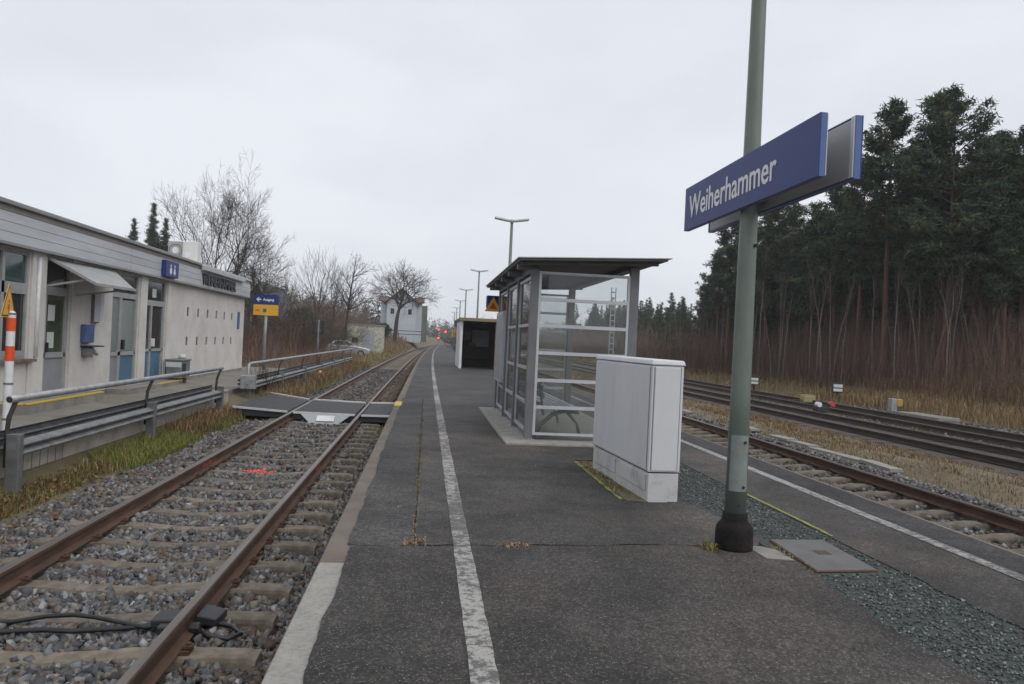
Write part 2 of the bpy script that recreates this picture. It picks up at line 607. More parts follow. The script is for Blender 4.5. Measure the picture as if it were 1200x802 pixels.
M['coping_white'] = pm('pale coping', (0.42, 0.43, 0.43), (0.5, 0.51, 0.51), scale=3, rough=0.6, dirt=(0.3, 0.3, 0.29), dscale=5)
M['frame'] = pm('window frame grey', (0.29, 0.295, 0.30), (0.35, 0.355, 0.36), scale=4, rough=0.5, dirt=(0.22, 0.21, 0.2), dscale=5)
M['door_grey'] = pm('grey door panel', (0.23, 0.24, 0.26), (0.27, 0.28, 0.30), scale=2, rough=0.5)
M['door_blue'] = pm('blue door panel', (0.05, 0.13, 0.21), (0.065, 0.16, 0.25), scale=2, rough=0.45, dirt=(0.09, 0.14, 0.18), dscale=5)
M['pane_teal'] = pm('dark window pane', (0.025, 0.05, 0.052), (0.05, 0.085, 0.085), scale=0.8, rough=0.06, spec=0.8)
M['pane_dark'] = pm('dim window pane', (0.018, 0.02, 0.02), (0.04, 0.043, 0.043), scale=1.2, rough=0.06, spec=0.7)
M['pane_green'] = pm('greenish door pane', (0.035, 0.055, 0.03), (0.075, 0.10, 0.06), scale=1.6, rough=0.08, spec=0.6)
M['pane_frost'] = pm('frosted door pane', (0.17, 0.2, 0.19), (0.23, 0.26, 0.245), scale=1.5, rough=0.35, spec=0.5)
M['paper'] = pm('paper', (0.55, 0.6, 0.58), (0.5, 0.55, 0.53), rough=0.9)
M['lampwhite'] = pm('opal lamp cover', (0.6, 0.6, 0.66), (0.66, 0.66, 0.72), rough=0.4)
M['blue_box'] = pm('blue enamel', (0.05, 0.10, 0.25), (0.065, 0.12, 0.28), rough=0.5, dirt=(0.13, 0.15, 0.2), dscale=9)
M['slot'] = pm('slot glass block', (0.028, 0.026, 0.023), (0.045, 0.042, 0.036), rough=0.4)
M['canopy'] = pm('canopy sheet', (0.29, 0.30, 0.295), (0.37, 0.38, 0.375), scale=3, rough=0.5, dirt=(0.17, 0.17, 0.16), dscale=5)
M['ac'] = pm('ac white', (0.62, 0.62, 0.6), (0.68, 0.68, 0.66), scale=2, rough=0.5)
M['ac_grille'] = pm('ac grille', (0.3, 0.3, 0.3), (0.36, 0.36, 0.36), scale=4, rough=0.6)
M['rubber'] = pm('crossing rubber', (0.035, 0.036, 0.041), (0.055, 0.056, 0.062), scale=6, rough=0.75, bump=0.4, bscale=110, dirt=(0.08, 0.075, 0.07), dscale=5, damt=0.4)
M['defl'] = pm('deflector grey', (0.30, 0.32, 0.335), (0.36, 0.38, 0.395), scale=3, rough=0.6)
M['glass'] = glass('shelter glass', (0.86, 0.88, 0.88), 0.06)
M['stone'] = vcol('ballast stones', 0.85)
M['chips'] = vcol('trench chips', 0.8)
M['blade'] = vcol('grass blades', 0.9, spec=0.15)
M['leaf'] = vcol('dead leaves', 0.9, spec=0.2)
M['needle'] = vcol('pine needles', 0.85, spec=0.2)
M['twig'] = vcol('brown twigs', 0.95, spec=0.1)
M['bedding'] = pm('ballast bed', (0.03, 0.026, 0.023), (0.085, 0.074, 0.066), scale=28, rough=0.95, bump=1.0, bscale=24, lo=0.4, hi=0.62, dirt=(0.10, 0.07, 0.05), dscale=1.2, damt=0.6)
M['bed_dark'] = pm('old dark ballast', (0.052, 0.040, 0.032), (0.115, 0.092, 0.074), scale=30, rough=0.95, bump=1.0, bscale=22, lo=0.4, hi=0.62)
M['ground'] = pm('earth and dry grass', (0.10, 0.08, 0.045), (0.16, 0.125, 0.075), scale=0.6, rough=0.95, bump=0.8, bscale=9, dirt=(0.07, 0.075, 0.03), dscale=0.25, damt=0.8)
M['field'] = pm('weedy field soil', (0.11, 0.088, 0.055), (0.17, 0.138, 0.09), scale=1.4, rough=0.95, bump=0.8, bscale=18, dirt=(0.22, 0.19, 0.15), dscale=0.9, damt=0.6)
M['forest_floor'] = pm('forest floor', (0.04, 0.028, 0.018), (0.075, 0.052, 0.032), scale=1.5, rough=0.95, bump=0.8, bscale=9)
M['gravel_pale'] = pm('pale gravel verge', (0.13, 0.125, 0.12), (0.23, 0.225, 0.215), scale=22, rough=0.95, bump=1.0, bscale=26, lo=0.4, hi=0.6)
M['bark'] = pm('dark bark', (0.030, 0.024, 0.020), (0.058, 0.048, 0.040), scale=5, rough=0.95, bump=0.8, bscale=14, stretch=(1, 1, 0.25))
M['bark_pine'] = pm('pine bark', (0.15, 0.078, 0.05), (0.085, 0.056, 0.042), scale=3, rough=0.95, bump=0.6, bscale=14, stretch=(1, 1, 0.3))
M['bark_birch'] = pm('birch bark', (0.20, 0.17, 0.14), (0.10, 0.08, 0.065), scale=4, rough=0.9, stretch=(1, 1, 3), lo=0.45, hi=0.7)
M['bark_brown'] = pm('sapling bark', (0.12, 0.088, 0.07), (0.08, 0.058, 0.046), scale=4, rough=0.9)
M['house_wall'] = pm('white house wall', (0.42, 0.45, 0.50), (0.5, 0.53, 0.58), scale=0.4, rough=0.9, dirt=(0.36, 0.38, 0.42), dscale=0.6)
M['roof_red'] = pm('red roof tiles', (0.11, 0.05, 0.043), (0.155, 0.07, 0.058), scale=1.5, rough=0.85)
M['house_dark'] = pm('grey house wall', (0.13, 0.135, 0.14), (0.17, 0.175, 0.18), scale=0.8, rough=0.9)
M['roof_dark'] = pm('grey roof', (0.08, 0.085, 0.095), (0.11, 0.115, 0.125), scale=1, rough=0.8)
M['car_paint'] = pm('silver car paint', (0.45, 0.47, 0.5), (0.5, 0.52, 0.55), scale=1, rough=0.25, metal=0.4, coat=0.6)
M['tyre'] = pm('tyre', (0.02, 0.02, 0.02), (0.03, 0.03, 0.03), rough=0.9)
M['red_light'] = emit('red signal light', (1.0, 0.05, 0.04), 5)
M['straw'] = pm('straw yellow box', (0.30, 0.25, 0.13), (0.36, 0.30, 0.17), scale=5, rough=0.8)
M['cable'] = pm('black cable', (0.010, 0.010, 0.011), (0.018, 0.018, 0.02), rough=0.45)
M['bin'] = pm('bin grey', (0.17, 0.185, 0.2), (0.22, 0.235, 0.25), scale=3, rough=0.5, metal=0.3, dirt=(0.13, 0.12, 0.11), dscale=5)
M['polyc'] = glass('dull corrugated sheet', (0.7, 0.7, 0.68), 0.5)


# ------------------------------------------------------------------ ground
def sstep(a, b, x):
    t = np.clip((x - a) / (b - a), 0, 1)
    return t * t * (3 - 2 * t)


def gz(x, y):
    x = np.asarray(x, float)
    y = np.asarray(y, float)
    xt = x - vcx(np.minimum(y, 330.0))
    far = sstep(75, 150, y)
    left = 0.17 + far * 1.75 * sstep(-3.5, -7.5, xt) - 0.32 * sstep(20, 26, y) * sstep(-30, -8, xt) * (1 - far)
    z = np.where(xt < -4.9, left, 0)
    sh = np.where(y < 20, -0.12, 0.06)
    t = np.clip((xt + 4.9) / 1.3, 0, 1)
    z = np.where((xt >= -4.9) & (xt < -3.6), np.where(y < 20, sh + (-0.30 - sh) * t, left + (-0.30 - left) * t), z)
    z = np.where((xt >= -3.6) & (xt < 4.6), -0.42, z)
    z = np.where((xt >= 4.6) & (xt < 8.0), -0.42, z)
    z = np.where((xt >= 8.0) & (xt < 9.0), -0.42 + 0.27 * (xt - 8.0), z)
    z = np.where((xt >= 9.0) & (xt < 10.8), -0.15 - 0.05 * (xt - 9.0), z)
    z = np.where((xt >= 10.8) & (xt < 17.4), -0.30, z)
    z = np.where(xt >= 17.4, -0.30 + 0.35 * sstep(17.4, 21.5, xt) + 0.6 * sstep(22, 40, xt), z)
    z = z + 1.05 * np.exp(-((x - 25.5) / 3.2) ** 2 - ((y - 27) / 5.5) ** 2)
    z = z + 0.5 * np.exp(-((x - 31) / 5) ** 2 - ((y - 24) / 6) ** 2)
    z = z + sstep(330, 700, np.hypot(x, y)) * 2.0
    return z


def axis(lo_fine, hi_fine, step, far, grow=1.22):
    a = list(np.arange(lo_fine, hi_fine + 1e-6, step))
    d, p = step, a[-1]
    while p < far:
        d *= grow
        p += d
        a.append(p)
    d, p = step, a[0]
    pre = []
    while p > -far:
        d *= grow
        p -= d
        pre.append(p)
    return np.array(pre[::-1] + a)


gx = axis(-14, 36, 0.5, 1500)
gy = axis(0, 60, 1.0, 1500, 1.15)
GX, GY = np.meshgrid(gx, gy)
GZ = gz(GX, GY)
jit = rng.normal(0, 0.025, GZ.shape)
GZ = GZ + np.where((GX > 8.6) | (GX < -6), jit, 0)
nx, ny = len(gx), len(gy)
ii = np.arange(nx * ny).reshape(ny, nx)
F = np.stack([ii[:-1, :-1], ii[:-1, 1:], ii[1:, 1:], ii[1:, :-1]], -1).reshape(-1, 4)
V = np.stack([GX, GY, GZ], -1).reshape(-1, 3)
o = np_obj('ground', V, F, M['ground'], kind='structure', smooth=True)
# field and forest floor are areas of the same sheet
o.data.materials.append(M['field'])
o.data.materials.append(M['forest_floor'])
cxm = V[F].mean(1)
xt_ = cxm[:, 0] - vcx(np.minimum(cxm[:, 1], 330))
mi = np.where((xt_ > 8) & (xt_ < 17.3), 1, 0)
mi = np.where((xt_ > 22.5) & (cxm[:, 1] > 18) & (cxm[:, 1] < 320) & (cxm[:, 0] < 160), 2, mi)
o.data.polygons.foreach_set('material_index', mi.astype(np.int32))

YS = [-1, 3, 6, 9, 12, 15, 18] + [18 + 4 * i for i in range(1, 60)]
YS_SHORT = [y for y in YS if y < 190]

# ------------------------------------------------------------------ platform
PZ = 0.38
platform = struct(MB().sweep_y([(-0.57, -0.6), (4.50, -0.6), (4.50, 0.366), (-0.40, 0.366), (-0.40, 0.19), (-0.57, 0.19)], YS_SHORT,
                               fm=[0, 0, 1, 0, 0, 0]), 'platform', [M['conc_brown'], M['seam']])


def slab_z(mb, pts, z, t=0.006):
    """thin sheet with real thickness: polygon pts (x,y), top at z"""
    n = len(pts)
    mb.poly([(x, y, z) for x, y in pts])
    b = len(mb.v)
    mb.v += [(x, y, z) for x, y in pts] + [(x, y, z - t) for x, y in pts]
    for i in range(n):
        j = (i + 1) % n
        mb.face([b + j, b + i, b + n + i, b + n + j])
    return mb


def wob(a, b, n, amp, seed=0, ends=False):
    """points from a to b with a ragged offset across the line"""
    r = random.Random(seed)
    ax, ay = a
    bx, by = b
    ln = math.hypot(bx - ax, by - ay)
    nx_, ny_ = -(by - ay) / ln, (bx - ax) / ln
    res = []
    drift = 0
    for i in range(n + 1):
        t = i / n
        drift = drift * 0.7 + r.uniform(-amp, amp) * 0.6
        k = 0 if (i in (0, n) and not ends) else drift
        res.append((ax + (bx - ax) * t + nx_ * k, ay + (by - ay) * t + ny_ * k))
    return res


crackN = wob((-0.445, 5.215), (2.50, 5.40), 46, 0.016, 3)
crackF = [(x, y + 0.024 + 0.011 * math.sin(9 * x) + 0.004 * math.sin(31 * x)) for x, y in crackN]
edge_near = wob((-0.425, 1.2), (-0.445, 5.215), 60, 0.012, 5)
trL = [(2.52, 5.40), (2.60, 4.80)] + wob((2.58, 4.76), (2.50, 3.9), 14, 0.025, 8) + wob((2.50, 3.88), (2.60, 2.4), 22, 0.03, 9) + [(2.6, 1.2)]
sh = MB()
slab_z(sh, edge_near[::1] + crackN[1:] + trL, PZ)
struct(sh, 'asphalt', M['asph_near'], parent=platform)
sh = MB()
pts = wob((-0.465, 5.235), (-0.49, 18), 120, 0.014, 11)
slab_z(sh, pts + [(-0.023, 18)] + wob((-0.023, 18), (-0.023, 5.235), 100, 0.006, 12)[1:], PZ)
struct(sh, 'asphalt', M['asph_edge'], parent=platform)
sh = MB()
cm = [p for p in crackF if p[0] > 0.0]
pts = [(-0.012, 18)] + wob((-0.012, 17.9), (-0.012, 5.25), 90, 0.006, 14) + cm
pts += [(2.60, 5.62), (2.56, 6.1)] + wob((2.56, 6.12), (2.50, 6.78), 10, 0.02, 15) + [(2.30, 6.84), (1.98, 6.84)] + [(1.90, 6.95), (1.86, 9.25), (2.1, 9.3)]
pts += wob((2.1, 9.3), (3.15, 9.25), 14, 0.03, 16) + [(4.098, 9.26), (4.098, 18)]
slab_z(sh, pts, PZ)
struct(sh, 'asphalt', M['asph_main'], parent=platform)
trR = wob((3.30, 1.2), (3.24, 4.72), 40, 0.035, 17) + [(3.22, 4.8)] + wob((3.215, 5.6), (3.22, 9.24), 40, 0.008, 18)
sh = MB()
slab_z(sh, [(4.098, 9.252), (4.098, 1.2)][::-1] and ([(4.098, 1.2), (4.098, 9.252)] + trR[::-1]), PZ)
struct(sh, 'asphalt', M['asph_main'], parent=platform)
ysr = [1.2, 5, 9, 13, 18] + [18 + 6 * i for i in range(1, 29)]
sh = MB()
sh.sweep_y([(4.106, PZ - 0.012), (4.46, PZ - 0.016), (4.46, PZ - 0.006), (4.106, PZ - 0.001)], ysr)
struct(sh, 'asphalt', M['asph_right'], parent=platform)
sh = MB()
sh.sweep_y([(-0.45, PZ - 0.01), (4.098, PZ - 0.01), (4.098, PZ), (-0.45, PZ)], [18.006] + [18 + 6 * i for i in range(1, 29)])
struct(sh, 'asphalt', M['asph_edge'], parent=platform)
sh = MB()
slab_z(sh, [(2.40, 5.06), (2.58, 5.02), (2.57, 5.30), (2.46, 5.39), (2.38, 5.36)], PZ + 0.004, 0.004)
struct(sh, 'asphalt_patch', M['conc_grey'], parent=platform)
# rusty kerb along the right-hand edge
struct(MB().sweep_y([(4.46, 0.1), (4.56, 0.1), (4.56, PZ - 0.02), (4.465, PZ - 0.014)], ysr), 'edge_kerb', M['conc_brown'], parent=platform)
# edge slabs left
y = 0.862
me_cache = {}
k = 0
while y < 74:
    ln = 1.992
    mt = M['conc_light'] if k <= 1 else M['conc_brown']
    key = mt.name
    if key not in me_cache:
        me_cache[key] = MB().box(0, 0.30, 0, ln, -0.185, 0).mesh('edge_slab', mt)
    o = bpy.data.objects.new('edge_slab', me_cache[key])
    o.location = (-0.60 + cx(y + 1), y, PZ - 0.004 - (0.004 if k % 3 == 1 else 0.0))
    o.rotation_euler = (0, 0, -math.atan(cx(y + 2) - cx(y)) / 2)
    link(o)
    o.parent = platform
    bv = o.modifiers.new('bevel', 'BEVEL')
    bv.width = 0.008
    bv.segments = 1
    y += 2.0
    k += 1
struct(MB().sweep_y([(-0.60, 0.19), (-0.32, 0.19), (-0.32, PZ - 0.004), (-0.60, PZ - 0.004)], [y0 for y0 in np.arange(y, 190, 5)]), 'edge_kerb', M['conc_brown'], parent=platform)
# yellow marking on the edge by the crossing
struct(MB().box(-0.605, -0.46, 15.9, 16.9, PZ - 0.03, PZ + 0.001), 'edge_marking', M['yellow_edge'], parent=platform)


def line_strip(xa, xb, ys, z, jitter=0.0, seed=1):
    r = random.Random(seed)
    mb = MB()
    for i, y in enumerate(ys):
        c = cx(y)
        mb.v += [(xa + c + r.uniform(-jitter, jitter), y, z), (xb + c + r.uniform(-jitter, jitter), y, z)]
    for i in range(len(ys) - 1):
        mb.face([2 * i, 2 * i + 1, 2 * i + 3, 2 * i + 2])
    return mb


ysl = list(np.arange(1.3, 18, 0.12)) + list(np.arange(18, 170, 4.0))
struct(line_strip(0.245, 0.365, ysl, PZ + 0.0045, 0.004, 2), 'white_line', M['paint_w'], parent=platform)
struct(line_strip(3.94, 4.055, list(np.arange(1.3, 18, 0.12)) + list(np.arange(18, 120, 4.0)), PZ + 0.0045, 0.004, 3), 'white_line', M['paint_w2'], parent=platform)
struct(line_strip(3.23, 3.258, np.arange(5.72, 7.45, 0.06), PZ + 0.0045, 0.006, 4), 'yellow_line', M['paint_y'], parent=platform)
struct(line_strip(1.838, 1.87, np.arange(6.95, 9.2, 0.06), PZ + 0.0045, 0.008, 5), 'yellow_line', M['paint_y'], parent=platform)
# strip of bare soil beside the cabinet
sh = MB()
slab_z(sh, [(1.885, 6.97), (2.1, 6.9), (2.2, 9.2), (1.87, 9.22)], PZ - 0.004, 0.008)
struct(sh, 'soil_strip', pm('bare soil', (0.10, 0.08, 0.05), (0.17, 0.14, 0.09), scale=14, rough=0.95, bump=0.8, bscale=50), parent=platform)

# ------------------------------------------------------------------ stones, blades, leaves
_ico = []
_t = (1 + 5 ** 0.5) / 2
_ico = np.array([(-1, _t, 0), (1, _t, 0), (-1, -_t, 0), (1, -_t, 0), (0, -1, _t), (0, 1, _t), (0, -1, -_t), (0, 1, -_t), (_t, 0, -1), (_t, 0, 1), (-_t, 0, -1), (-_t, 0, 1)]) / math.sqrt(1 + _t * _t)
_icf = np.array([(0, 11, 5), (0, 5, 1), (0, 1, 7), (0, 7, 10), (0, 10, 11), (1, 5, 9), (5, 11, 4), (11, 10, 2), (10, 7, 6), (7, 1, 8), (3, 9, 4), (3, 4, 2), (3, 2, 6), (3, 6, 8), (3, 8, 9), (4, 9, 5), (2, 4, 11), (6, 2, 10), (8, 6, 7), (9, 8, 1)])
_box = np.array([(-1, -1, -1), (1, -1, -1), (1, 1, -1), (-1, 1, -1), (-1, -1, 1), (1, -1, 1), (1, 1, 1), (-1, 1, 1)], float) * 0.72
_bxf = np.array([(0, 2, 1), (0, 3, 2), (4, 5, 6), (4, 6, 7), (0, 1, 5), (0, 5, 4), (1, 2, 6), (1, 6, 5), (2, 3, 7), (2, 7, 6), (3, 0, 4), (3, 4, 7)])
_oct = np.array([(1, 0, 0), (-1, 0, 0), (0, 1, 0), (0, -1, 0), (0, 0, 1), (0, 0, -1)], float)
_ocf = np.array([(0, 2, 4), (2, 1, 4), (1, 3, 4), (3, 0, 4), (2, 0, 5), (1, 2, 5), (3, 1, 5), (0, 3, 5)])


def rotmats(n, tilt=None):
    q = rng.normal(size=(n, 4))
    if tilt is not None:
        q = np.stack([np.cos(rng.uniform(0, math.pi, n)), rng.normal(0, tilt, n), rng.normal(0, tilt, n), rng.normal(0, 1, n)], 1)
    q /= np.linalg.norm(q, axis=1, keepdims=True)
    w, x, y, z = q.T
    return np.stack([1 - 2 * (y * y + z * z), 2 * (x * y - z * w), 2 * (x * z + y * w), 2 * (x * y + z * w), 1 - 2 * (x * x + z * z), 2 * (y * z - x * w),
                     2 * (x * z - y * w), 2 * (y * z + x * w), 1 - 2 * (x * x + y * y)], 1).reshape(-1, 3, 3)


def stones(P, size, cols, low=False, flat=(0.38, 0.72)):
    n = len(P)
    bv, bf = (_oct, _ocf) if low else (_box, _bxf)
    k = len(bv)
    sc = np.stack([rng.uniform(0.85, 1.35, n), rng.uniform(0.7, 1.05, n), rng.uniform(*flat, n)], 1) * size[:, None]
    v = bv[None] * rng.uniform(0.6, 1.25, (n, k, 1)) + (0 if low else rng.uniform(-0.28, 0.28, (n, k, 3)))
    v = v * sc[:, None, :]
    v = np.einsum('nij,nkj->nki', rotmats(n, 0.45), v)
    v = v + P[:, None, :]
    f = bf[None] + (np.arange(n) * k)[:, None, None]
    c = np.repeat(cols[:, None, :], k, 1) * rng.uniform(0.85, 1.12, (n, k, 1))
    return v.reshape(-1, 3), f.reshape(-1, 3), c.reshape(-1, 3)


def pick(pal, n, w=None, var=0.18):
    pal = np.array(pal, float)
    i = rng.choice(len(pal), n, p=w)
    return pal[i] * rng.uniform(1 - var, 1 + var, (n, 1))


GREY_ST = [(0.116, 0.120, 0.129), (0.18, 0.184, 0.193), (0.075, 0.076, 0.081), (0.27, 0.275, 0.285), (0.15, 0.125, 0.105), (0.115, 0.08, 0.064), (0.20, 0.18, 0.16)]
W_GREY = [0.20, 0.16, 0.18, 0.07, 0.19, 0.06, 0.14]
W_BROWN = [0.12, 0.10, 0.14, 0.05, 0.27, 0.15, 0.17]

SL0, SLP = 4.80, 0.615      # a sleeper and the spacing
C1 = -2.185                 # centre of the near track


def bedz(xt):
    """top of the ballast of the near track"""
    z = np.where(xt < -3.5, -0.225 - 0.10 * np.clip((-3.5 - xt) / 0.9, 0, 1), -0.215)
    z = np.where(xt > -1.2, -0.235 - 0.06 * np.clip((xt + 1.3) / 0.5, 0, 1), z)
    return z


def ballast_pts(x0, x1, y0, y1, dens):
    n = int((x1 - x0) * (y1 - y0) * dens)
    x = rng.uniform(x0, x1, n)
    y = rng.uniform(y0, y1, n)
    ph = np.abs((y - SL0 + 100 * SLP + SLP / 2) % SLP - SLP / 2)
    on = (ph < 0.105) & (np.abs(x - C1) < 1.25)
    keep = ~on | (rng.uniform(size=n) < 0.06)
    nearrail = (np.abs(np.abs(x - C1) - 0.7535) < 0.085)
    keep &= ~nearrail
    keep &= ~((y > 17.35) & (y < 20.85) & (x > -4.3))
    return x[keep], y[keep]


vs, fs, cs = [], [], []
nb = 0
for (y0, y1, dens, s0, s1) in ((2.6, 7.0, 1500, 0.015, 0.038), (7.0, 11.0, 850, 0.018, 0.040), (11, 20, 400, 0.024, 0.046), (20.8, 46, 90, 0.035, 0.06)):
    x, y = ballast_pts(-4.6, -0.63, y0, y1, dens)
    s = rng.uniform(s0, s1, len(x)) * rng.choice([1, 1, 1, 1.25], len(x))
    far_ = y > 20
    sink = rng.uniform(-0.5, 0.7, len(x))
    z = bedz(x) + s * sink * 0.8 + np.where(np.abs(x - C1) > 1.3, 0, 0.0)
    mid = np.exp(-((np.abs(x - C1)) / 0.45) ** 2)
    z = z + 0.018 * (1 - mid)
    P = np.stack([x + vcx(y), y, z], 1)
    nx_ = len(x)
    brown = (x > -1.25) | ((x < -3.3) & (rng.uniform(size=nx_) < 0.5)) | (y > 15) & (rng.uniform(size=nx_) < 0.6) | (np.abs(np.abs(x - C1) - 0.76) < 0.2) & (rng.uniform(size=nx_) < 0.55)
    brown = brown & (rng.uniform(size=nx_) < 0.75)
    c = np.where(brown[:, None], pick(GREY_ST, nx_, W_BROWN), pick(GREY_ST, nx_, W_GREY))
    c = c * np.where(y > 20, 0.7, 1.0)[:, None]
    # spray-paint on a few stones
    for (px, py, pr) in ((-2.33, 11.10, 0.13), (-2.12, 11.02, 0.10)):
        hit = np.hypot((x - px) * 0.8, (y - py) * 0.75) < pr
        c[hit & (rng.uniform(size=nx_) < 0.7)] = (0.85, 0.12, 0.13)
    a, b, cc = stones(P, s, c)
    vs.append(a); fs.append(b + nb); cs.append(cc); nb += len(a)
np_obj('ballast', np.concatenate(vs), np.concatenate(fs), M['stone'], np.concatenate(cs), kind='stuff')

# the bed under the stones
struct(MB().sweep_y([(-4.70, -0.30), (-4.45, -0.29), (-3.9, -0.285), (-3.5, -0.245), (-1.2, -0.245), (-0.85, -0.28), (-0.59, -0.29)], YS, closed=False), 'ballast_bed', M['bedding'])
# far track right of the platform
vs, fs, cs = [], [], []
nb = 0
for (x0, x1, y0, y1, dens, zz, sA, sB) in ((7.10, 7.95, 6, 14, 420, -0.17, 0.022, 0.045), (7.10, 7.95, 14, 30, 180, -0.17, 0.03, 0.055), (5.6, 6.92, 6, 16, 160, -0.24, 0.025, 0.05), (16.9, 18.6, 15, 34, 60, -0.26, 0.04, 0.075), (13.6, 14.5, 12, 34, 50, -0.25, 0.03, 0.06)):
    n = int((x1 - x0) * (y1 - y0) * dens)
    x = rng.uniform(x0, x1, n)
    y = rng.uniform(y0, y1, n)
    s = rng.uniform(sA, sB, n)
    z = zz + s * rng.uniform(-0.4, 0.7, n)
    if x0 == 7.10:
        z = z + 0.11 * np.exp(-((x - 7.42) / 0.28) ** 2)
    P = np.stack([x + vcx(y), y, z], 1)
    c = pick(GREY_ST, n, W_GREY if x0 == 7.10 else W_BROWN)
    if x0 > 13:
        c = c * 0.9
    a, b, cc = stones(P, s, c, low=(y0 > 13))
    vs.append(a); fs.append(b + nb); cs.append(cc); nb += len(a)
np_obj('gravel', np.concatenate(vs), np.concatenate(fs), M['stone'], np.concatenate(cs), kind='stuff')
struct(MB().sweep_y([(4.5, -0.27), (5.4, -0.24), (7.05, -0.235), (7.3, -0.15), (7.6, -0.16), (8.1, -0.26), (8.4, -0.38)], YS, closed=False), 'ballast_bed', M['bedding'])
struct(MB().sweep_y([(10.7, -0.33), (11.1, -0.235), (17.0, -0.235), (18.3, -0.25), (18.9, -0.30)], YS, closed=False, fm=[0, 0, 1, 1]), 'ballast_bed', [M['bed_dark'], M['gravel_pale']])

# grey-green chippings in the open cable trench
struct(slab_z(MB(), [(2.52, 1.2), (3.34, 1.2), (3.27, 4.7), (3.235, 9.25), (2.15, 9.35), (2.3, 6.8), (2.55, 6.5), (2.55, 4.7), (2.48, 3.9)], PZ - 0.008, 0.006), 'trench_bed',
       pm('trench dust', (0.035, 0.042, 0.040), (0.065, 0.075, 0.071), scale=40, rough=0.9, bump=0.6, bscale=70), parent=platform)
n = 15000
x = rng.uniform(2.15, 3.30, n)
y = 2.2 + (9.25 - 2.2) * rng.uniform(0, 1, n) ** 1.5
lo = np.where(y < 4.8, 2.52 + 0.05 * np.sin(y * 3.1), np.where(y < 5.6, 2.62, np.where(y < 6.85, 2.585, 2.42)))
hi = np.where(y < 4.8, 3.25 + 0.03 * np.sin(y * 2.3), 3.20)
plate = (y > 4.74) & (y < 5.62) & (x < 3.1)
kp = (x > lo) & (x < hi) & ~plate
x, y = x[kp], y[kp]
s = rng.uniform(0.006, 0.014, len(x))
P = np.stack([x, y, PZ - 0.006 + s * rng.uniform(0.0, 0.6, len(x))], 1)
c = pick([(0.095, 0.113, 0.109), (0.14, 0.16, 0.155), (0.058, 0.068, 0.066), (0.24, 0.26, 0.25), (0.32, 0.33, 0.32), (0.13, 0.115, 0.09)], len(x), [0.34, 0.25, 0.23, 0.09, 0.03, 0.06])
a, b, cc = stones(P, s, c, low=True, flat=(0.3, 0.6))
np_obj('trench_chippings', a, b, M['chips'], cc, kind='stuff')


def blades(x, y, z, h, cols, lean=0.45, w=0.006, seg=2):
    """tapering bent blades of grass: arrays of base points"""
    n = len(x)
    az = rng.uniform(0, 2 * math.pi, n)
    ln = np.abs(rng.normal(0, lean, n)) + 0.05
    d = np.stack([np.cos(az), np.sin(az), np.zeros(n)], 1)
    sd_ = np.stack([-np.sin(az + rng.normal(0, .6, n)), np.cos(az), np.zeros(n)], 1)
    h = np.asarray(h)
    w = np.broadcast_to(np.asarray(w), (n,))[:, None]
    p0 = np.stack([x, y, z], 1)
    p1 = p0 + d * (ln * h * 0.35)[:, None] + np.array([0, 0, 1]) * (h * 0.62)[:, None]
    p2 = p0 + d * (ln * h)[:, None] + np.array([0, 0, 1]) * (h * np.maximum(0.35, 1 - 0.25 * ln))[:, None]
    V = np.stack([p0 - sd_ * w, p0 + sd_ * w, p1 - sd_ * w * 0.7, p1 + sd_ * w * 0.7, p2], 1)
    base = (np.arange(n) * 5)[:, None]
    F = np.concatenate([base + np.array([0, 1, 3]), base + np.array([0, 3, 2]), base + np.array([2, 3, 4])], 0)
    C = np.repeat(cols[:, None, :], 5, 1)
    return V.reshape(-1, 3), F, C.reshape(-1, 3)


class Acc:
    def __init__(s):
        s.v, s.f, s.c, s.n = [], [], [], 0

    def add(s, t):
        s.v.append(t[0]); s.f.append(t[1] + s.n); s.c.append(t[2]); s.n += len(t[0])

    def obj(s, name, mat, parent=None, kind=None):
        return np_obj(name, np.concatenate(s.v), np.concatenate(s.f), mat, np.concatenate(s.c), parent, kind)


GREEN = [(0.14, 0.175, 0.035), (0.185, 0.205, 0.05), (0.23, 0.225, 0.075), (0.20, 0.165, 0.075)]
DRY = [(0.32, 0.22, 0.12), (0.26, 0.17, 0.095), (0.40, 0.30, 0.18), (0.18, 0.115, 0.07), (0.18, 0.15, 0.065)]
RED = [(0.12, 0.055, 0.032), (0.16, 0.085, 0.045), (0.10, 0.06, 0.03), (0.14, 0.11, 0.05)]


def patch_pts(x0, x1, y0, y1, n, clump=0.35, spread=0.16):
    k = max(1, int(n * clump / 14))
    cxs = rng.uniform(x0, x1, k)
    cys = rng.uniform(y0, y1, k)
    m = int(n * clump)
    i = rng.integers(0, k, m)
    x = np.concatenate([rng.uniform(x0, x1, n - m), cxs[i] + rng.normal(0, spread, m)])
    y = np.concatenate([rng.uniform(y0, y1, n - m), cys[i] + rng.normal(0, spread, m)])
    ok = (x > x0) & (x < x1)
    return x[ok], y[ok]


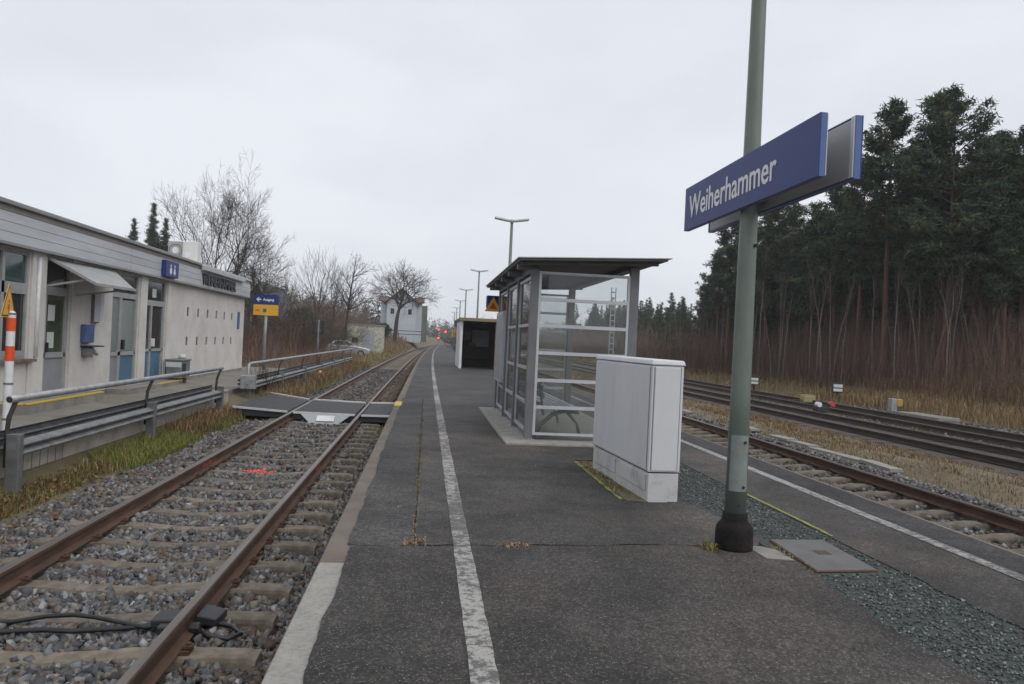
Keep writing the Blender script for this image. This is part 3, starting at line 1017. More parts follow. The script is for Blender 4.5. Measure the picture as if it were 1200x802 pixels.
# --- grass on the shoulder by the barrier
G = Acc()
for (x0, x1, y0, y1, n, pal, h0, h1) in ((-4.66, -4.12, 7.0, 11.6, 4600, RED + DRY[1:2], 0.02, 0.09), (-4.66, -4.1, 7.5, 11.5, 1300, GREEN, 0.03, 0.12),
                                         (-4.66, -3.9, 11.2, 14.4, 9500, GREEN[:3], 0.04, 0.19), (-4.66, -4.0, 10.6, 17.6, 2500, DRY[1:] + GREEN, 0.05, 0.24),
                                         (-4.66, -4.05, 14.2, 18.2, 3600, DRY + RED, 0.06, 0.36), (-4.66, -3.9, 15.6, 17.5, 3600, GREEN, 0.05, 0.2),
                                         (-4.4, -3.75, 21, 27, 3500, GREEN + DRY, 0.06, 0.3), (-4.75, -3.7, 22, 50, 9000, DRY + RED, 0.1, 0.5),
                                         (-4.3, -3.5, 26, 34, 1800, GREEN, 0.05, 0.25), (-8, -3.6, 50, 110, 9000, DRY + GREEN[1:], 0.1, 0.45), (-12, -4, 80, 150, 6000, DRY + RED, 0.15, 0.8),
                                         (-1.15, -0.66, 15.5, 17.3, 900, GREEN, 0.03, 0.12), (-1.2, -0.64, 20.9, 60, 9000, RED, 0.04, 0.2), (-1.2, -0.64, 60, 120, 3000, RED, 0.06, 0.2),
                                         (-1.2, -0.7, 8, 16, 260, GREEN + DRY, 0.02, 0.07)):
    x, y = patch_pts(x0, x1, y0, y1, n)
    z = gz(x + vcx(y), y) if x0 < -3 else np.full(len(x), -0.27)
    z = np.maximum(z, np.where(x > -4.0, bedz(x) - 0.03, -9)) if x0 < -3 else z
    far_ = np.clip(y / 30, 0.35, 4)
    G.add(blades(x + vcx(y), y, z, rng.uniform(h0, h1, len(x)), pick(pal, len(x)), 0.5, 0.0035 + 0.0035 * far_))
G.obj('grass', M['blade'], kind='stuff')

# --- dry grass over the sidings
G = Acc()
for (x0, x1, y0, y1, n, pal, h0, h1) in ((7.95, 9.3, 7, 22, 13000, DRY + GREEN[2:] + RED[2:], 0.02, 0.10), (9.2, 10.9, 9, 26, 15000, DRY + RED[1:] + [(0.2, 0.17, 0.14)], 0.02, 0.12), (8.0, 10.9, 20, 60, 9000, DRY + RED, 0.04, 0.18),
                                         (13.4, 14.4, 20, 60, 1800, DRY + GREEN, 0.06, 0.3), (17.2, 21.5, 30, 100, 12000, DRY + GREEN[2:], 0.12, 0.6),
                                         (18.4, 22.5, 16, 36, 20000, DRY, 0.12, 0.6), (21, 27, 17, 36, 22000, DRY + RED[:2], 0.25, 1.15), (18.6, 22, 15, 26, 6000, GREEN[1:] + DRY[:2], 0.06, 0.3), (20.5, 25, 36, 100, 9000, DRY + RED, 0.2, 0.9)):
    x, y = patch_pts(x0, x1, y0, y1, n, 0.5, 0.3)
    z = gz(x + vcx(y), y)
    far_ = np.clip(y / 25, 0.35, 4)
    G.add(blades(x + vcx(y), y, z - 0.02, rng.uniform(h0, h1, len(x)), pick(pal, len(x)), 0.45, 0.0035 + 0.0045 * far_))
G.obj('dry_grass', M['blade'], kind='stuff')

# --- moss and tufts in the platform cracks
G = Acc()
for (x0, x1, y0, y1, n, pal, h0, h1) in ((-0.04, 0.002, 5.5, 8.0, 420, DRY[:3], 0.004, 0.012), (-0.055, 0.015, 7.2, 13.5, 1500, [(0.15, 0.14, 0.055), (0.2, 0.165, 0.075), (0.12, 0.115, 0.045)], 0.004, 0.012),
                                         (-0.10, 0.06, 5.22, 5.40, 150, DRY[:3], 0.008, 0.03), (0.56, 0.80, 5.27, 5.30, 90, DRY[:3], 0.01, 0.03), (2.03, 2.13, 5.22, 5.40, 120, GREEN[1:] + DRY[:1], 0.02, 0.07),
                                         (2.56, 2.62, 4.8, 5.5, 90, DRY[:2] + GREEN[1:2], 0.01, 0.03), (1.88, 2.02, 7.2, 9.1, 500, GREEN[1:] + DRY, 0.01, 0.04)):
    x, y = patch_pts(x0, x1, y0, y1, n, 0.9, 0.035)
    kk = (x > x0) & (x < x1) & (y > y0 - .05) & (y < y1 + .05)
    x, y = x[kk], y[kk]
    G.add(blades(x, y, np.full(len(x), PZ - 0.002), rng.uniform(h0, h1, len(x)), pick(pal, len(x)), 1.1, 0.0045))
G.obj('moss', M['blade'], kind='stuff')


def leaves(x, y, z, s, cols):
    n = len(x)
    q = np.array([(-1, -.1, 0), (-.3, -.55, .1), (.9, 0, -.05), (-.2, .55, .12)])
    v = np.einsum('nij,kj->nki', rotmats(n, 0.18), q) * s[:, None, None] + np.stack([x, y, z], 1)[:, None, :]
    b = (np.arange(n) * 4)[:, None]
    F = np.concatenate([b + np.array([0, 1, 2]), b + np.array([0, 2, 3])], 0)
    return v.reshape(-1, 3), F, np.repeat(cols[:, None, :], 4, 1).reshape(-1, 3)


G = Acc()
n = 900
x = np.concatenate([rng.uniform(-4.6, -3.6, n), rng.uniform(-4.6, -0.7, 120), rng.uniform(-0.3, 4.2, 70)])
y = np.concatenate([rng.uniform(7, 19, n), rng.uniform(4, 16, 120), rng.uniform(3.5, 14, 70)])
z = np.where(x > -0.5, PZ + 0.008, np.maximum(gz(x, y), np.where(x > -4.2, bedz(x), -9)) + 0.05)
G.add(leaves(x, y, z, np.where(x > -0.5, rng.uniform(.008, .018, len(x)), rng.uniform(.018, .042, len(x))), pick([(0.17, 0.07, 0.03), (0.12, 0.06, 0.03), (0.22, 0.12, 0.05), (0.2, 0.15, 0.07)], len(x))))
nl_ = 16
G.add(leaves(rng.uniform(-0.3, 2.2, nl_), rng.uniform(3.2, 9, nl_), np.full(nl_, PZ + 0.006), rng.uniform(.005, .012, nl_), pick([(0.5, 0.5, 0.48), (0.4, 0.38, 0.33)], nl_)))
G.obj('fallen_leaves', M['leaf'], kind='stuff')

# ------------------------------------------------------------------ railway tracks
RAIL = [(-.0625, -.149), (.0625, -.149), (.0625, -.139), (.010, -.118), (.008, -.046), (.0335, -.036), (.0335, -.010), (.026, 0), (-.026, 0), (-.0335, -.010), (-.0335, -.036), (-.008, -.046), (-.010, -.118), (-.0625, -.139)]
RFM = [0] * len(RAIL)
for q_ in (6, 7, 8):
    RFM[q_] = 1


def sleeper_mesh(name, mat, hl=1.25, wood=False):
    mb = MB()
    st = [(-hl, -.25), (-hl, -.185), (-hl + .06, -.17), (-.98, -.165), (-.50, -.166), (-.30, -.185), (0, -.20), (.30, -.185), (.50, -.166), (.98, -.165), (hl - .06, -.17), (hl, -.185), (hl, -.25)]
    if wood:
        st = [(-hl, -.25), (-hl, -.165), (hl, -.165), (hl, -.25)]
    wt, wb = (0.080, 0.115) if not wood else (0.12, 0.125)
    b = 0
    for x, z in st:
        w = wb if z == -.25 else wt
        mb.v += [(x, -wb, -.36), (x, -w - (0 if wood else .012), z - .025), (x, -w, z), (x, w, z), (x, w + (0 if wood else .012), z - .025), (x, wb, -.36)]
    for i in range(len(st) - 1):
        for a in range(5):
            mb.face([i * 6 + a, i * 6 + a + 1, (i + 1) * 6 + a + 1, (i + 1) * 6 + a])
    mb.face([0, 1, 2, 3, 4, 5])
    e = (len(st) - 1) * 6
    mb.face([e + 5, e + 4, e + 3, e + 2, e + 1, e])
    return mb.mesh(name, mat)


def clip_mesh():
    mb = MB()
    mb.box(0.042, 0.102, -0.055, 0.055, -0.166, -0.142)
    mb.tube([(0.088, 0, -0.15), (0.088, 0, -0.105)], 0.016, 6)
    mb.box(0.057, 0.113, -0.03, 0.03, -0.135, -0.12)
    return mb.mesh('rail_clip', M['rust'])


SL_ME = sleeper_mesh('sleeper', M['sleeper'])
SLW_ME = sleeper_mesh('sleeper', M['sleeper_wood'], 1.3, True)
CL_ME = clip_mesh()


def track(label, centre, y0, y1, ysl0, nsl, zoff=0.0, top='railtop', wood=False, clips=0, slope=0.0):
    t = thing('railway_track', label, 'railway track', (0, 0, 0))
    ys = [y0] + [y for y in YS if y0 < y < y1] + [y1]
    for s_ in (-1, 1):
        mb = MB()
        mb.sweep_y([(a, b + zoff) for a, b in RAIL], ys, fm=RFM, off=centre + s_ * 0.7535)
        if slope:
            mb.v = [(a + slope * (b - 15), b, c_) for a, b, c_ in mb.v]
        mb.build('rail', [M['rust_dark' if wood else 'rust'], M[top]], t)
    r = random.Random(int(centre * 10))
    for i in range(nsl):
        y = ysl0 + SLP * i
        o = bpy.data.objects.new('sleeper', SLW_ME if wood else SL_ME)
        o.location = (centre + cx(y) + slope * (y - 15) + r.uniform(-.012, .012), y + r.uniform(-.012, .012), zoff + r.uniform(-.004, .004))
        o.rotation_euler = (r.uniform(-.01, .01), 0, r.uniform(-.008, .008) - (cx(y + .5) - cx(y - .5)))
        link(o)
        o.parent = t
        if i < clips:
            for s_ in ((-1, 1) if centre < 0 else (1,)):
                for q_ in (0, 1):
                    c_ = bpy.data.objects.new('rail_clip', CL_ME)
                    c_.location = (s_ * 0.7535, 0, 0)
                    c_.rotation_euler = (0, 0, math.pi * q_)
                    link(c_)
                    c_.parent = o
    return t


tr1 = track('rusty single track with concrete sleepers running left of the platform', C1, 1.2, 240, SL0 - 4 * SLP, 190, clips=26)
tr2 = track('rail along the right-hand platform edge with only its sleeper ends showing', 6.25, 3, 160, 5.1, 90, clips=22)
tr3 = track('dark siding track nearest to the grassy strip on the right', 12.35, 6, 170, 10.2, 80, -0.07, 'railtop_rusty', True)
tr4 = track('outer siding track beside the forest with a point lever at its inner rail', 15.35, 6, 150, 10.4, 70, -0.07, 'railtop_rusty', True, slope=0.018)
# spray paint on the rail webs
for (x_, y_, s_) in ((C1 - 0.7535, 11.0, 1), (C1 + 0.7535, 10.95, 1)):
    mb = MB()
    for q_ in range(5):
        a_ = y_ - 0.2 + q_ * 0.085
        mb.box(x_ + 0.0095, x_ + 0.0125, a_, a_ + 0.05, -0.11 + 0.01 * (q_ % 2), -0.055 - 0.012 * (q_ % 3))
    mb.build('paint_mark', M['red'], tr1)
# concrete cable trough lids half sunk in the grass right of the far rail
tr_c = struct(MB().sweep_y([(8.44, -0.3), (8.62, -0.3), (8.62, -0.27), (8.44, -0.27)], YS[:26]), 'cable_trough', M['conc_grey'])
tagp = MB().box(0, 0.26, 0, 0.96, -0.06, 0).mesh('lid', M['conc_light'])
r_ = random.Random(5)
y = 7.0
while y < 34:
    if r_.random() < 0.4:
        o = bpy.data.objects.new('lid', tagp)
        o.location = (8.41 + cx(y), y, -0.165 + r_.uniform(-.03, .01))
        o.rotation_euler = (r_.uniform(-.03, .03), r_.uniform(-.04, .04), r_.uniform(-.03, .03))
        link(o)
        o.parent = tr_c
    y += 1.0

# ------------------------------------------------------------------ left side: path, retaining wall, station building
PATH_Z = 0.25
struct(MB().box(-7.0, -4.86, 2, 33, -0.3, PATH_Z - 0.004).box(-11, -7.0, 30.4, 33, -0.3, PATH_Z - 0.008), 'path', M['conc_path'])
w_ = thing('retaining_wall', 'low grey concrete retaining wall behind the guard rail by the station building', 'wall', (-4.79, 2, -0.4))
MB().box(-4.86, -4.72, 2, 19.3, -0.5, PATH_Z).build('wall', pm('pale wall concrete', (0.36, 0.33, 0.285), (0.45, 0.42, 0.37), scale=2, rough=0.9, bump=0.3, bscale=60, dirt=(0.2, 0.18, 0.15), dscale=3, damt=0.6), w_)
MB().box(-4.88, -4.70, 2, 19.3, PATH_Z + 0.003, PATH_Z + 0.06).build('coping', M['conc_grey'], w_, bevel=0.01)


def facade(ycuts, zcuts, holes, X, depth, m=0):
    """wall facing +X with real recessed openings. holes: set of (yi, zi)"""
    mb = MB()
    for i in range(len(ycuts) - 1):
        for j in range(len(zcuts) - 1):
            y0, y1, z0, z1 = ycuts[i], ycuts[i + 1], zcuts[j], zcuts[j + 1]
            if (i, j) not in holes:
                mb.poly([(X, y0, z0), (X, y1, z0), (X, y1, z1), (X, y0, z1)], m)
            else:
                D = X - depth
                if (i - 1, j) not in holes:
                    mb.poly([(X, y0, z0), (X, y0, z1), (D, y0, z1), (D, y0, z0)], m)
                if (i + 1, j) not in holes:
                    mb.poly([(X, y1, z0), (D, y1, z0), (D, y1, z1), (X, y1, z1)], m)
                if (i, j - 1) not in holes:
                    mb.poly([(X, y0, z0), (D, y0, z0), (D, y1, z0), (X, y1, z0)], m)
                if (i, j + 1) not in holes:
                    mb.poly([(X, y0, z1), (X, y1, z1), (D, y1, z1), (D, y0, z1)], m)
    return mb


BX = -6.95
bld = thing('station_building', 'low flat-roofed cream station building with grey boarded fascia left of the track', 'station building', (-11, 17, 0.2))
yc = [3.0, 8.2, 14.3, 14.87, 15.86, 17.9, 19.45, 19.97, 21.4]
slots_y = [23.32 + 1.014 * i for i in range(6)]
for s_ in slots_y:
    yc += [s_ - 0.10, s_ + 0.10]
yc.append(30.2)
zc = [0.1, 0.36, 1.10, 1.25, 1.50, 2.10, 2.36, 2.96, 3.10]
holes = set()


def hole(y0, y1, z0, z1):
    for i in range(len(yc) - 1):
        for j in range(len(zc) - 1):
            if yc[i] >= y0 - 1e-4 and yc[i + 1] <= y1 + 1e-4 and zc[j] >= z0 - 1e-4 and zc[j + 1] <= z1 + 1e-4:
                holes.add((i, j))


hole(8.2, 14.3, 1.10, 2.96)
hole(14.87, 15.86, 0.36, 2.96)
hole(17.9, 19.45, 0.36, 2.96)
hole(19.97, 21.4, 0.36, 2.96)
for s_ in slots_y:
    hole(s_ - 0.10, s_ + 0.10, 1.25, 1.50)
    hole(s_ - 0.10, s_ + 0.10, 2.10, 2.36)
fm_ = facade(yc, zc, holes, BX, 0.15)
fm_.poly([(BX, 30.2, 0.1), (-17, 30.2, 0.1), (-17, 30.2, 3.1), (BX, 30.2, 3.1)])
fm_.poly([(BX, 3, 0.1), (BX, 3, 3.1), (-17, 3, 3.1), (-17, 3, 0.1)])
fm_.poly([(-17, 3, 0.1), (-17, 3, 3.1), (-17, 30.2, 3.1), (-17, 30.2, 0.1)])
fm_.build('wall', M['render'], bld)
MB().box(BX - 0.02, BX + 0.012, 3, 14.8, 0.1, 0.36).box(BX - 0.02, BX + 0.012, 15.95, 17.85, 0.1, 0.34).box(BX - 0.02, BX + 0.012, 21.5, 30.21, 0.1, 0.33).build('plinth', M['conc_grey'], bld)
for s_ in slots_y:
    for z0, z1 in ((1.25, 1.50), (2.10, 2.36)):
        MB().box(BX - 0.12, BX - 0.025, s_ - 0.10, s_ + 0.10, z0, z1).build('glass_block', M['slot'], bld)
# pilasters
for y0, y1 in ((14.33, 14.84), (15.89, 16.12), (19.50, 19.93), (21.44, 21.70)):
    MB().box(BX + 0.003, BX + 0.035, y0, y1, 0.28, 3.0).build('pilaster', M['render'], bld, bevel=0.006)


def framed(name, y0, y1, z0, z1, panes, bars, X=BX - 0.025, th=0.07, fw_=0.06, parent=None, fmat='frame'):
    """frame with bars; panes: list of (y0,y1,z0,z1,mat)"""
    mb = MB()
    mb.box(X - th, X, y0, y0 + fw_, z0, z1)
    mb.box(X - th, X, y1 - fw_, y1, z0, z1)
    mb.box(X - th, X, y0 + fw_, y1 - fw_, z0, z0 + fw_)
    mb.box(X - th, X, y0 + fw_, y1 - fw_, z1 - fw_, z1)
    f = mb.build(name, M[fmat], parent)
    for (a, b, c_, d) in bars:
        MB().box(X - th - 0.004, X + 0.006, a, b, c_, d).build('bar', M[fmat], f)
    for (a, b, c_, d, mt) in panes:
        MB().box(X - th + 0.012, X - 0.03, a, b, c_, d).build('pane' if 'pane' in mt else 'panel', M[mt], f)
    return f


# big window
pn, br = [], []
mull = [8.26, 9.7, 11.05, 12.3, 13.5, 14.24]
for i in range(5):
    pn.append((mull[i], mull[i + 1], 1.16, 2.24, 'pane_dark'))
    pn.append((mull[i], mull[i + 1], 2.40, 2.90, 'pane_teal'))
    if i:
        br.append((mull[i] - 0.045, mull[i] + 0.045, 1.16, 2.90))
br.append((8.26, 14.24, 2.22, 2.41))
br.append((13.55, 14.24, 1.14, 1.24))
framed('window', 8.2, 14.3, 1.10, 2.96, pn, br, parent=bld)
MB().box(BX - 0.05, BX + 0.13, 8.1, 14.42, 1.05, 1.10).build('window_sill', M['conc_brown'], bld, bevel=0.006)
# door below the canopy
d = framed('door', 14.87, 15.86, 0.36, 2.96, [(14.95, 15.78, 2.44, 2.88, 'pane_dark'), (14.98, 15.75, 1.18, 2.24, 'pane_green'), (14.98, 15.75, 0.44, 1.10, 'door_grey')],
           [(14.94, 15.79, 2.26, 2.42), (14.94, 15.79, 1.09, 1.19), (14.93, 15.0, 0.42, 2.26), (15.73, 15.79, 0.42, 2.26)], parent=bld)
for z in (1.42, 1.93):
    MB().box(BX - 0.054, BX - 0.050, 15.12, 15.38, z - 0.15, z + 0.15).build('paper_notice', M['paper'], d)
MB().box(BX - 0.05, BX + 0.03, 14.99, 15.03, 1.2, 1.38).build('handle', M['black'], d)
# second door: narrow fixed leaf and wide leaf
d = framed('door', 17.9, 19.45, 0.36, 2.96, [(17.97, 19.38, 2.52, 2.89, 'pane_dark'), (17.97, 18.36, 1.16, 2.36, 'pane_frost'), (18.50, 19.34, 1.16, 2.34, 'pane_frost'),
                                             (17.97, 18.36, 0.42, 1.06, 'door_grey'), (18.50, 19.34, 0.42, 1.06, 'door_blue')],
           [(17.96, 19.39, 2.38, 2.50), (18.36, 18.50, 0.42, 2.38), (17.97, 19.38, 1.06, 1.15), (19.33, 19.40, 0.42, 2.38)], parent=bld)
MB().box(BX - 0.05, BX + 0.04, 18.52, 18.60, 1.2, 1.42).build('handle', M['black'], d)
d = framed('door', 19.97, 21.4, 0.36, 2.96, [(20.04, 21.33, 2.44, 2.89, 'pane_dark'), (20.04, 20.36, 1.2, 2.28, 'pane_dark'), (20.46, 21.26, 1.2, 2.26, 'pane_dark'),
                                             (20.04, 20.36, 0.42, 1.12, 'door_blue'), (20.46, 21.26, 0.42, 1.12, 'door_blue')],
           [(20.03, 21.34, 2.28, 2.42), (20.36, 20.46, 0.42, 2.28), (20.04, 21.33, 1.12, 1.19), (21.25, 21.35, 0.42, 2.28)], parent=bld)
MB().box(BX - 0.054, BX - 0.050, 20.5, 20.78, 2.5, 2.72).build('paper_notice', M['paper'], d)
MB().box(BX - 0.05, BX + 0.04, 20.48, 20.55, 1.25, 1.45).build('handle', M['white'], d)
# fascia: boards, upper board, coping, roof
FX = BX + 0.16
for (ya, yb) in ((3.0, 18.385), (18.40, 23.86), (23.875, 30.3)):
    for i in range(3):
        z0 = 3.03 + 0.163 * i
        MB().box(FX - 0.03, FX, ya, yb, z0, z0 + 0.157).build('plank', M['plank'], bld, bevel=0.004)
MB().box(FX - 0.10, FX - 0.028, 3.0, 30.28, 3.0, 3.66).build('fascia_backing', M['coping'], bld)
for i in range(3):
    z0 = 3.03 + 0.163 * i
    MB().box(-12, FX, 30.305, 30.33, z0, z0 + 0.152).build('plank', M['plank'], bld)
MB().box(BX + 0.03, FX + 0.02, 3.0, 30.32, 2.985, 3.025).build('drip_edge', M['coping'], bld)
MB().box(FX - 0.027, FX - 0.012, 3.0, 23.80, 3.525, 3.62).build('fascia_board', M['fascia_brown'], bld)
MB().box(-17.1, FX + 0.05, 2.95, 23.80, 3.625, 3.70).build('coping', M['coping'], bld, bevel=0.012)
MB().box(-17.1, FX + 0.03, 23.81, 30.36, 3.62, 3.695).build('coping', M['coping_white'], bld, bevel=0.012)
MB().box(FX + 0.004, FX + 0.14, 23.84, 28.95, 3.50, 3.66).build('sign_hood', M['coping_white'], bld, bevel=0.015)


def lettering(txt, size, mat, parent, origin, xdir, ydir, ext=0.01, sx=1.0, bold=0.0, name='lettering', width=None, spacing=1.0):
    """flat letters lying in the plane xdir, ydir (world directions)"""
    cu = bpy.data.curves.new(name, 'FONT')
    cu.body = txt
    cu.size = size
    cu.extrude = ext
    cu.offset = bold
    cu.space_character = spacing
    cu.resolution_u = 3
    tmp = bpy.data.objects.new('tmp', cu)
    link(tmp)
    dg = bpy.context.evaluated_depsgraph_get()
    me = bpy.data.meshes.new_from_object(tmp.evaluated_get(dg))
    bpy.data.objects.remove(tmp)
    xs = [v.co.x for v in me.vertices]
    if width:
        sx = width / (max(xs) - min(xs))
    x0 = min(xs)
    X, Y = Vector(xdir), Vector(ydir)
    Z = X.cross(Y)
    off = wloc(parent) if parent else Vector((0, 0, 0))
    for v in me.vertices:
        p = Vector(origin) + X * ((v.co.x - x0) * sx) + Y * v.co.y + Z * v.co.z
        v.co = p - off
    me.materials.clear()
    me.materials.append(mat)
    me.name = name
    o = bpy.data.objects.new(name, me)
    link(o)
    o.parent = parent
    return o


lettering('WEIHERHAMMER', 0.47, M['black'], bld, (FX + 0.02, 23.95, 3.10), (0, 1, 0), (0, 0, 1), 0.02, bold=0.011, width=4.05)
# canopy over the first door
cn = MB()
A = [(BX + 0.02, 14.85, 2.94), (-5.98, 14.75, 2.49), (-5.98, 16.5, 2.50), (BX + 0.02, 17.85, 2.96)]
cn.hexa([(x, y, z - 0.035) for x, y, z in A] + A)
c = cn.build('door_canopy', M['canopy'], bld, bevel=0.004)
MB().bar((BX + 0.02, 14.9, 2.42), (-6.2, 14.86, 2.57), 0.035, 0.035).build('strut', M['frame'], c)
MB().bar((BX + 0.02, 16.0, 2.30), (-6.02, 16.2, 2.47), 0.035, 0.035).build('strut', M['frame'], c)
MB().bar((-5.985, 14.74, 2.48), (-5.985, 16.52, 2.49), 0.04, 0.05).build('edge_bar', M['frame'], c)
MB().bar((BX + 0.05, 14.86, 2.925), (-6.0, 14.77, 2.475), 0.04, 0.05).build('edge_bar', M['frame'], c)
# downpipe
MB().tube([(BX + 0.06, 14.50, 2.9), (BX + 0.06, 14.50, 1.12)], 0.035, 8).build('downpipe', M['white'], bld, smooth=True)
# steps
st = MB().box(BX + 0.013, -6.36, 13.2, 16.15, 0.2, 0.42).build('doorstep', M['conc_grey'], bld, bevel=0.01)
MB().box(-6.42, -6.352, 13.2, 16.15, 0.40, 0.4235).box(BX + 0.02, -6.42, 13.19, 13.27, 0.40, 0.4235).build('step_edge', M['yellow_edge'], st)
st = MB().box(BX + 0.013, -6.5, 17.7, 21.6, 0.2, 0.355).build('doorstep', M['conc_grey'], bld, bevel=0.01)
MB().box(-6.56, -6.493, 19.8, 21.61, 0.338, 0.3585).build('step_edge', M['yellow_edge'], st)
MB().box(-6.56, -6.493, 17.7, 19.2, 0.338, 0.3585).build('step_edge', M['conc_light'], st)

# things on the building
t = thing('wall_lamp', 'long white wall lamp upright on the cream wall above the blue box', 'lamp', (BX, 16.95, 1.76))
MB().box(BX + 0.003, BX + 0.06, 16.82, 17.1, 1.78, 2.40).build('back_plate', M['galv_dark'], t)
MB().prism([(0.0, -0.12), (0.11, -0.09), (0.13, 0), (0.11, 0.09), (0, 0.12)], 'z', 1.80, 2.385).build('cover', M['lampwhite'], t, local=True)
for ch in t.children:
    if ch.name.startswith('cover'):
        ch.location = (0.062, 0.01, -1.76)
t = thing('notice_box', 'flat blue enamel box on the cream wall under the white lamp', 'box', (BX, 16.6, 1.36))
MB().box(BX + 0.003, BX + 0.10, 16.37, 16.80, 1.37, 1.74).build('box', M['blue_box'], t, bevel=0.01)
MB().box(BX + 0.101, BX + 0.106, 16.42, 16.75, 1.55, 1.70).build('label_plate', M['sign_edge'], t)
t = thing('wall_telephone', 'old grey wall bracket with a dark shelf below the blue box', 'telephone', (BX, 16.7, 1.1))
MB().box(BX + 0.003, BX + 0.22, 16.38, 17.02, 1.285, 1.31).build('shelf', M['dark'], t)
MB().box(BX + 0.003, BX + 0.16, 16.44, 16.66, 1.08, 1.28).build('body', M['galv_dark'], t, bevel=0.03)
MB().tube([(BX + 0.1, 16.72, 1.24), (BX + 0.12, 16.84, 1.14), (BX + 0.1, 16.95, 1.13)], 0.035, 8).build('pipe', M['conc_light'], t, smooth=True)
t = thing('wc_sign', 'square blue sign with white symbols on the grey fascia above the doors', 'sign', (FX, 20.9, 3.08))
MB().box(FX + 0.003, FX + 0.12, 20.42, 21.42, 3.06, 3.47).build('plate', M['sign_blue'], t, bevel=0.008)
mb = MB()
for (y_, hd) in ((20.78, 0), (21.08, 1)):
    mb.box(FX + 0.121, FX + 0.126, y_ - 0.035, y_ + 0.035, 3.12, 3.30)
    mb.prism([(y_ - 0.09, 3.16), (y_ + 0.09, 3.16), (y_ + (0.02 if hd else 0.06), 3.30), (y_ - (0.02 if hd else 0.06), 3.30)], 'x', FX + 0.1215, FX + 0.127)
    mb.box(FX + 0.121, FX + 0.126, y_ - 0.035, y_ + 0.035, 3.32, 3.38)
mb.build('symbol', M['sign_white'], t)
t = thing('narrow_sign', 'narrow upright blue sign at the far end of the cream wall', 'sign', (BX, 29.3, 1.8))
MB().box(BX + 0.003, BX + 0.05, 29.18, 29.36, 1.79, 2.42).build('plate', M['blue_box'], t)
t = thing('air_conditioner', 'white air conditioning unit with a round fan on the flat roof', 'air conditioner', (-7.7, 25.2, 3.7))
MB().box(-8.14, -7.25, 25.0, 25.4, 3.76, 4.46).build('casing', M['ac'], t, bevel=0.02)
MB().box(-8.12, -7.70, 24.985, 24.998, 3.85, 4.43).build('grille', M['ac_grille'], t)
mb = MB()
for k in range(20):
    a0 = 2 * math.pi * k / 20
    mb.v.append((-7.91 + 0.10 * math.cos(a0), 24.975, 4.16 + 0.10 * math.sin(a0)))
mb.face(list(range(20)))
mb.build('fan_hub', M['white'], t)
mb = MB()
mb.tube([(-7.91 + 0.19 * math.cos(2 * math.pi * k / 20), 24.978, 4.16 + 0.19 * math.sin(2 * math.pi * k / 20)) for k in range(21)], 0.012, 5)
mb.build('fan_ring', M['steelgrey'], t)
MB().box(-7.62, -7.44, 24.99, 24.999, 3.95, 4.12).build('sticker', M['white'], t)
for x_ in (-8.05, -7.35):
    MB().box(x_ - .04, x_ + .04, 25.05, 25.35, 3.70, 3.76).build('foot', M['black'], t)
t = thing('litter_bin', 'grey metal litter bin station standing against the cream wall', 'litter bin', (-6.6, 21.7, PATH_Z))
MB().box(-6.85, -6.45, 21.3, 22.05, 0.40, 0.86).build('body', M['bin'], t, bevel=0.02)
MB().box(-6.88, -6.42, 21.27, 22.08, 0.863, 0.91).build('lid', M['bin'], t, bevel=0.015)
MB().box(-6.449, -6.435, 21.36, 21.65, 0.45, 0.80).build('opening', M['dark'], t)
MB().box(-6.85, -6.45, 21.285, 21.298, 0.70, 0.84).build('label_plate', M['paper'], t)
for y_ in (21.4, 21.95):
    MB().box(-6.8, -6.5, y_ - .03, y_ + .03, PATH_Z, 0.40).build('leg', M['steelgrey'], t)
MB().lathe([(0.02, 0), (0.10, 0.0), (0.12, 0.06), (0.07, 0.12), (0.02, 0.13)], (-6.62, 21.9, 0.912), 10).build('rubbish_bag', M['paper'], t, smooth=True)

# ------------------------------------------------------------------ barriers with guard rails
WBK = 0.62
WB = [(0.0, 0.0), (0.02, 0.02), (0.075, 0.045), (0.085, 0.075), (0.075, 0.105), (0.02, 0.135), (0.005, 0.155), (0.02, 0.175), (0.075, 0.205), (0.085, 0.235), (0.075, 0.265), (0.02, 0.29), (0.0, 0.31)]


def wbeam(x, sgn, ya, yb, z0):
    pr = [(x + sgn * a, z0 + b * WBK) for a, b in WB] + [(x + sgn * (a - 0.006), z0 + b * WBK) for a, b in WB[::-1]]
    return MB().sweep_y(pr, [ya, yb], curve=False)


def barrier(label, ys, x, y_end_a, y_end_b, bend=False, z=0.0):
    t = thing('barrier', label, 'barrier', (x, ys[0], -0.1))
    for i, y in enumerate(ys):
        p = MB().box(x - 0.07, x + 0.07, y - 0.055, y + 0.055, -0.3, 0.50 + z).build('post', M['galv_dark'], t, bevel=0.008)
        if not (bend and i == 0):
            MB().tube([(x - 0.10, y + 0.02, 0.12), (x - 0.10, y + 0.02, 0.5), (x - 0.085, y + 0.015, 0.68), (x - 0.01, y, 0.87 + z)], 0.026, 7).build('bent_arm', M['arm'], p, smooth=True)
    if bend:
        pts = [(x, ys[0], 0.0), (x, ys[0], 0.78 + z), (x, ys[0] + 0.04, 0.87 + z), (x, ys[0] + 0.14, 0.91 + z), (x, y_end_b, 0.91 + z)]
    else:
        pts = [(x, y_end_a, 0.90 + z), (x, y_end_b, 0.90 + z)]
    MB().tube(pts, 0.042, 10).build('handrail', M['galv'], t, smooth=True)
    wbeam(x - 0.03, 1, ys[0] - (0.02 if not bend else 0.2), ys[-1] + 0.1, 0.225 + z).build('guard_rail', M['guard'], t)
    wbeam(x - 0.135, -1, ys[0] - (0.5 if not bend else 0.2), ys[-1] + 0.1, 0.345 + z).build('guard_rail', M['galv_dark'], t)
    return t


